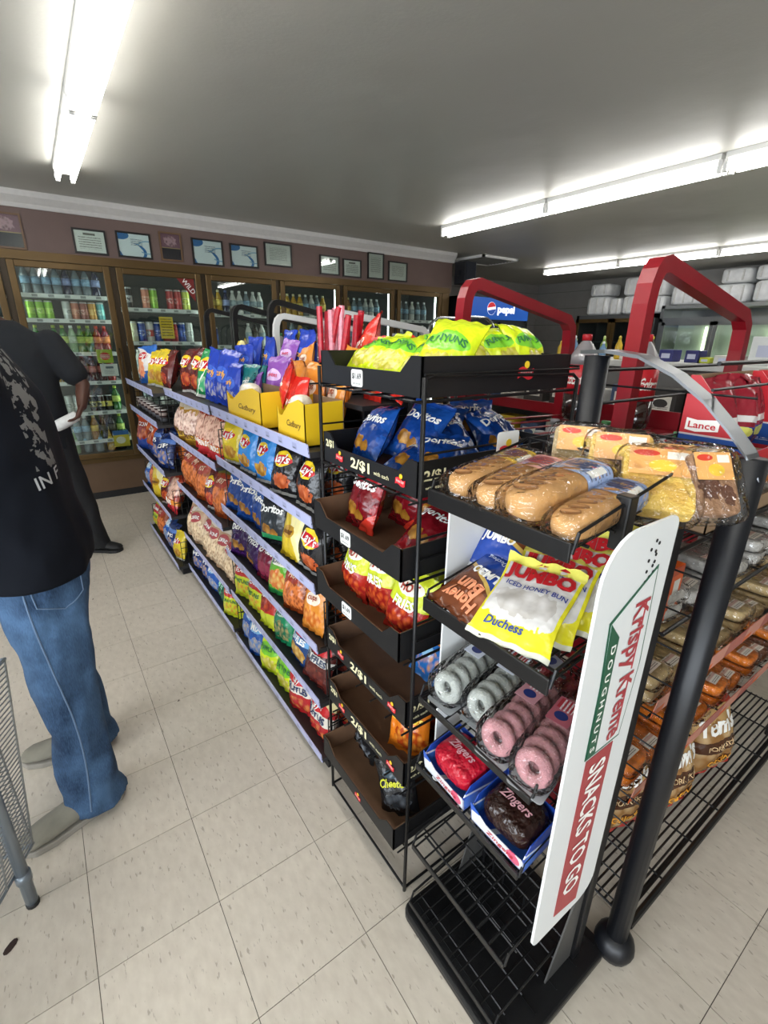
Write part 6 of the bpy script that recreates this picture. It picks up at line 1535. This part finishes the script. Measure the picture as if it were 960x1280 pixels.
def decal(parent, bvh_obj, body, c, ax, ay, direction, w, h, m, bold=0.0):
    dg = bpy.context.evaluated_depsgraph_get()
    bv = BVHTree.FromPolygons([v.co for v in bvh_obj.data.vertices], [tuple(p.vertices) for p in bvh_obj.data.polygons])
    d = Vector(direction).normalized(); fn = flat_fn(c, ax, ay); b = MB()
    def f2(u, v):
        p = fn(u, v); hit = bv.ray_cast(p - d * .5, d)
        return (hit[0] - d * .0025) if hit[0] is not None else p
    put_text(b, body, f2, w, h, bold); b.build('lettering', m, parent)

def person_from(name, label, body_mb, skin, root_loc, voxel=.008):
    me = remeshed(body_mb, voxel, 4, name, skin)
    rl = Vector(root_loc)
    for v in me.vertices: v.co -= rl
    o = bpy.data.objects.new(name, me); COL.objects.link(o); o.location = rl; ROOT[o.name] = rl
    return tag(o, label, 'person')
def cloth(parent, mb, name, m, voxel=.011, it=5):
    me = remeshed(mb, voxel, it, name, m)
    off = ROOT[parent.name]
    for v in me.vertices: v.co -= off
    o = bpy.data.objects.new(name, me); COL.objects.link(o); o.parent = parent; ROOT[o.name] = Vector(off)
    return o

# ---- man in blue jeans by the left edge, facing left
SK1 = mat('skin_brown', '#6b4430', .55, vary=.06); SK2 = mat('skin_dark', '#4a2c20', .5, vary=.06)
b = MB()
b.loft(zr([(.80, -.115, 1.68, .12, .16), (1.0, -.12, 1.68, .12, .17), (1.25, -.13, 1.68, .115, .18), (1.42, -.145, 1.68, .10, .18), (1.5, -.155, 1.68, .07, .09), (1.56, -.165, 1.68, .055, .058), (1.64, -.18, 1.68, .055, .055)]), 20)
for s in (-1, 1):
    cy = 1.68 + s * .14
    limb(b, [(-.115, 1.68 + s * .09, .85), (-.11, cy, .48), (-.09, cy, .09)], [.09, .06, .04])
    b.superell((-.14, cy, .042), (.095, .028, .02), .8, .8, 14, 8)
    sh_ = Vector((-.15, 1.68 + s * .195, 1.43)); el = Vector((-.36, 1.68 + s * .24, 1.2)); wr2 = Vector((-.58, 1.68 + s * .15, 1.12))
    limb(b, [sh_, el, wr2], [.052, .042, .028])
    hand(b, wr2, (-1, -s * .2, -.15), (0, -s * .5, -1), .45, s)
hc1 = (-.215, 1.68, 1.70); head(b, hc1, (-1, 0, -.25))
man1 = person_from('person', 'person at the left edge in a black printed tee, blue jeans and grey shoes', b, SK1, (-.13, 1.68, 0))
face_parts(man1, hc1, (-1, 0, -.25), M_HAIR)
b = MB()
for s in (-1, 1):
    cy = 1.68 + s * .145
    rows_ = refine([(.03, -.105, cy, .10, .088), (.075, -.106, cy, .094, .084), (.11, -.104, cy, .082, .078), (.2, -.105, cy, .080, .075), (.35, -.108, cy - s * .002, .081, .076), (.5, -.103, cy - s * .008, .086, .080), (.65, -.108, cy - s * .02, .094, .088), (.78, -.112, cy - s * .04, .108, .10), (.88, -.115, cy - s * .06, .13, .115)], 3)
    st0 = len(b.v); b.loft(zr(rows_), 24); folds(b, st0, .022, 13, s * 3.0)
b.loft(zr([(.76, -.115, 1.68, .10, .10), (.82, -.115, 1.68, .14, .19), (.93, -.115, 1.68, .152, .20), (1.0, -.118, 1.68, .148, .195)]), 24)
M_DENIM = denim()
jeans = cloth(man1, b, 'jeans', M_DENIM, .0105, 3)
seam = MB(); pts = []
bvj = BVHTree.FromPolygons([v.co + Vector((-.13, 1.68, 0)) for v in jeans.data.vertices], [tuple(p.vertices) for p in jeans.data.polygons])
for k in range(26):
    z = .07 + k * .034; h = bvj.ray_cast(Vector((-.125 + .02 * math.sin(k * .2), 1.2, z)), Vector((0, 1, 0)))
    if h[0] is not None: pts.append(h[0] + Vector((0, -.001, 0)))
seam.tube(pts, .0028, 6).build('side_seam', mat('denim_seam', '#5f7590', .9), jeans)
pk = MB()
fn = flat_fn((-.02, 1.45, .86), Vector((.75, .66, 0)), Vector((0, 0, 1)))
poly = [(-.06, .055), (.06, .055), (.06, -.045), (0, -.075), (-.06, -.045)]
ring_ = []
for i in range(5):
    a, c = Vector(poly[i]), Vector(poly[(i + 1) % 5])
    for k in range(6): ring_.append(a.lerp(c, k / 6))
pp = []
for q in ring_:
    p = fn(q.x, q.y); h = bvj.ray_cast(p - Vector((-.66, .75, 0)) * .3, Vector((-.66, .75, 0)))
    if h[0] is not None: pp.append(h[0] - Vector((-.66, .75, 0)) * .0015)
if len(pp) > 6: pk.tube(pp, .002, 6, closed=True).build('back_pocket_stitching', mat('denim_seam', '#5f7590', .9), jeans)
b = MB()
rows_ = refine([(.865, -.12, 1.68, .166, .222), (.95, -.12, 1.68, .165, .22), (1.1, -.125, 1.68, .157, .212), (1.25, -.133, 1.68, .148, .21), (1.37, -.142, 1.68, .14, .212), (1.44, -.15, 1.68, .118, .205), (1.5, -.155, 1.68, .094, .15), (1.545, -.16, 1.68, .072, .085), (1.565, -.162, 1.68, .064, .066)], 4)
st0 = len(b.v); b.loft(zr(rows_), 32); folds(b, st0, .022, 9, 1.0)
for s in (-1, 1):
    sh_ = Vector((-.15, 1.68 + s * .17, 1.43)); el = Vector((-.30, 1.68 + s * .235, 1.24))
    limb(b, [sh_, sh_.lerp(el, .5), el], [.082, .082, .08])
shirt = cloth(man1, b, 'shirt', tee_graphic(), .0105, 4)
for v in shirt.data.vertices: v.co += Vector((-.13, 1.68, 0))
decal(man1, shirt, 'IN F', (-.005, 1.48, 1.165), Vector((.8, .6, .18)).normalized(), Vector((-.15, 0, 1)).normalized(), (-.5, 1, 0), .085, .034, mat('tee_lettering', '#a8aaac', .85), .01)
for v in shirt.data.vertices: v.co -= Vector((-.13, 1.68, 0))
M_SUEDE = mat('grey_suede', '#7d796c', .9, vary=.12, nscale=16); M_SOLE = mat('grey_sole', '#8f8a80', .8)
LACE = mat('shoe_lace', '#5d5850', .9)
shoe(man1, (-.03, 1.545, 0), (-.325, 1.475, 0), M_SUEDE, M_SOLE, LACE)
shoe(man1, (-.045, 1.80, 0), (-.32, 1.89, 0), M_SUEDE, M_SOLE, LACE)

# ---- man in dark clothes at the coolers
b = MB()
b.loft(zr([(.78, -.07, 3.88, .15, .11), (1.0, -.08, 3.88, .155, .11), (1.25, -.09, 3.88, .165, .11), (1.42, -.10, 3.89, .17, .10), (1.52, -.115, 3.90, .09, .07), (1.58, -.12, 3.92, .058, .055), (1.63, -.18, 4.02, .055, .055)]), 20)
limb(b, [(.0, 3.88, .85), (.085, 3.87, .48), (.135, 3.87, .09)], [.09, .06, .04]); limb(b, [(-.16, 3.88, .85), (-.2, 3.90, .48), (-.22, 3.90, .09)], [.09, .06, .04])
sA, eA, wA = Vector((.105, 3.87, 1.47)), Vector((.235, 3.80, 1.21)), Vector((.20, 3.70, 1.085))
limb(b, [sA, sA.lerp(eA, .5), eA, eA.lerp(wA, .4), wA], [.058, .052, .044, .042, .03])
hand(b, wA, (-.45, -.35, -.75), (-.75, .1, .45), .5, -1)
sB, eB, wB = Vector((-.30, 3.89, 1.47)), Vector((-.36, 4.0, 1.22)), Vector((-.25, 4.2, 1.2))
limb(b, [sB, eB, wB], [.055, .044, .03]); hand(b, wB, (.3, 1, .1), (.8, 0, -.3), .4, 1)
hc2 = (-.24, 4.08, 1.66); head(b, hc2, (-.2, 1, -.45))
man2 = person_from('person', 'person in a navy tee and black trousers standing before the coolers', b, SK2, (-.07, 3.88, 0))
face_parts(man2, hc2, (-.2, 1, -.45), M_HAIR)
b = MB()
for pts_, sd in (([(.04, .138, 3.87, .085, .09), (.12, .13, 3.87, .08, .085), (.3, .11, 3.87, .078, .082), (.5, .075, 3.875, .085, .085), (.7, .03, 3.88, .1, .095), (.88, -.005, 3.88, .125, .115)], 2.0), ([(.04, -.22, 3.9, .085, .09), (.12, -.22, 3.9, .08, .085), (.5, -.2, 3.895, .085, .085), (.7, -.17, 3.885, .1, .095), (.88, -.14, 3.88, .125, .115)], 5.0)):
    st0 = len(b.v); b.loft(zr(refine(pts_, 4)), 22); folds(b, st0, .013, 12, sd)
b.loft(zr([(.75, -.07, 3.88, .10, .09), (.85, -.07, 3.88, .19, .125), (1.0, -.075, 3.88, .18, .125)]), 22)
cloth(man2, b, 'trousers', mat('black_trousers', '#0e0f12', .85, vary=.1), .012, 3)
b = MB(); st0 = 0
b.loft(zr(refine([(.80, -.075, 3.88, .20, .15), (.95, -.08, 3.88, .2, .148), (1.15, -.088, 3.88, .202, .145), (1.3, -.093, 3.88, .21, .14), (1.42, -.1, 3.885, .215, .125), (1.5, -.105, 3.89, .19, .105), (1.555, -.112, 3.90, .12, .085), (1.6, -.12, 3.92, .07, .068)], 4)), 30); folds(b, 0, .012, 8, 7.0)
limb(b, [sA, sA.lerp(eA, .45), sA.lerp(eA, .72)], [.082, .08, .082]); limb(b, [sB, sB.lerp(eB, .45), sB.lerp(eB, .72)], [.082, .08, .082])
cloth(man2, b, 'shirt', mat('navy_tee', '#090e15', .88, vary=.12, nscale=6), .0115, 4)
M_BSHOE = mat('black_shoe', '#131314', .6)
shoe(man2, (.085, 3.90, 0), (.275, 3.775, 0), M_BSHOE, M_BSHOE); shoe(man2, (-.2, 3.82, 0), (-.27, 4.09, 0), M_BSHOE, M_BSHOE)
bgp = thing('wrapped_can', (.13, 3.66, 1.02), 'white paper-wrapped drink can held in the hand of the person at the coolers', 'can')
d_ = Vector((-.9, -.1, -.42)).normalized(); c0 = Vector((.165, 3.685, 1.03))
k = MB(); k.tube([c0 + d_ * a for a in (0, .01, .05, .1, .14, .155)], [.026, .033, .034, .036, .034, .028], 14); folds(k, 0, .006, 40, 2.0)
k.build('paper_wrap', mat('white_paper', '#c9cac8', .7, vary=.12, nscale=40), bgp, smooth=True)
k = MB(); k.tube([c0 - d_ * .012, c0 + d_ * .006], .024, 14); k.build('can_end', mat('can_alu', '#a9abad', .3, metal=.8), bgp)

# ================================================================== WIRE BASKET STAND AT THE LEFT EDGE
wb = thing('wire_basket_stand', (-.62, 1.2, 0), 'grey wire basket stand with tubular legs at the lower left edge', 'basket stand')
M_GRYT = mat('grey_tube_paint', '#7f8890', .35, metal=.5, spec=.6); M_GRYW = mat('grey_wire', '#8a8c8c', .35, metal=.6)
for x, y in ((-.295, 1.29), (-.52, .95), (-.92, 1.29), (-.92, .95)):
    lg = MB().tube([(x, y, .012), (x, y, .78)], .0155, 12).build('leg', M_GRYT, wb, smooth=True)
    MB().tube([(x, y, .0), (x, y, .014)], .0165, 12).build('rubber_foot', M_BLACK, lg, smooth=True)
    MB().tube([(x, y, .10), (x, y, .13)], .0195, 12).build('collar', M_GRYT, lg, smooth=True)
k = MB()
for (c0, u, nu, tx_) in (((-.50, .93, .13), (.23, .44, 0), 4, .065), ((-.92, .93, .13), (0, .44, 0), 4, 0), ((-.92, .93, .13), (.42, 0, 0), 5, 0), ((-.92, 1.37, .13), (.65, 0, 0), 5, 0)):
    c0, u = Vector(c0), Vector(u)
    for i in range(nu + 1): k.tube([c0 + u * i / nu, c0 + u * i / nu + Vector((tx_, 0, .62))], .003, 5)
    for j in range(42): k.tube([c0 + Vector((tx_ * j / 41, 0, .62 * j / 41)), c0 + u + Vector((tx_ * j / 41, 0, .62 * j / 41))], .0018, 4)
for i in range(10): k.tube([(-.92 + .041 * i, .93, .13), (-.92 + .041 * i, 1.37, .13)], .0025, 5)
k.build('wire_mesh', M_GRYW, wb)
for z, e_ in ((.13, 0), (.75, .065)): MB().tube([(-.50 + e_, .93, z), (-.27 + e_, 1.37, z), (-.92, 1.37, z), (-.92, .93, z)], .006, 8, closed=True).build('frame_ring', M_GRYT, wb)
# specks of litter on the floor
for i, (x, y, r) in enumerate(((.02, 3.1, .006), (-.345, 1.20, .02), (.24, 1.9, .005))):
    o = MB().superell((0, 0, .0015), (r, r * .5, .0015), 1, .8, 10, 6).build('floor_crumb', mat('crumb_dark', '#2c1a14', .8)); o.location = (x, y, 0); o.rotation_euler[2] = .8
    tag(o, ['small dark crumb on the aisle floor near the far person', 'dark brown scrap on the floor beside the basket stand', 'tiny dark crumb on the aisle floor before the chip shelves'][i], 'litter')
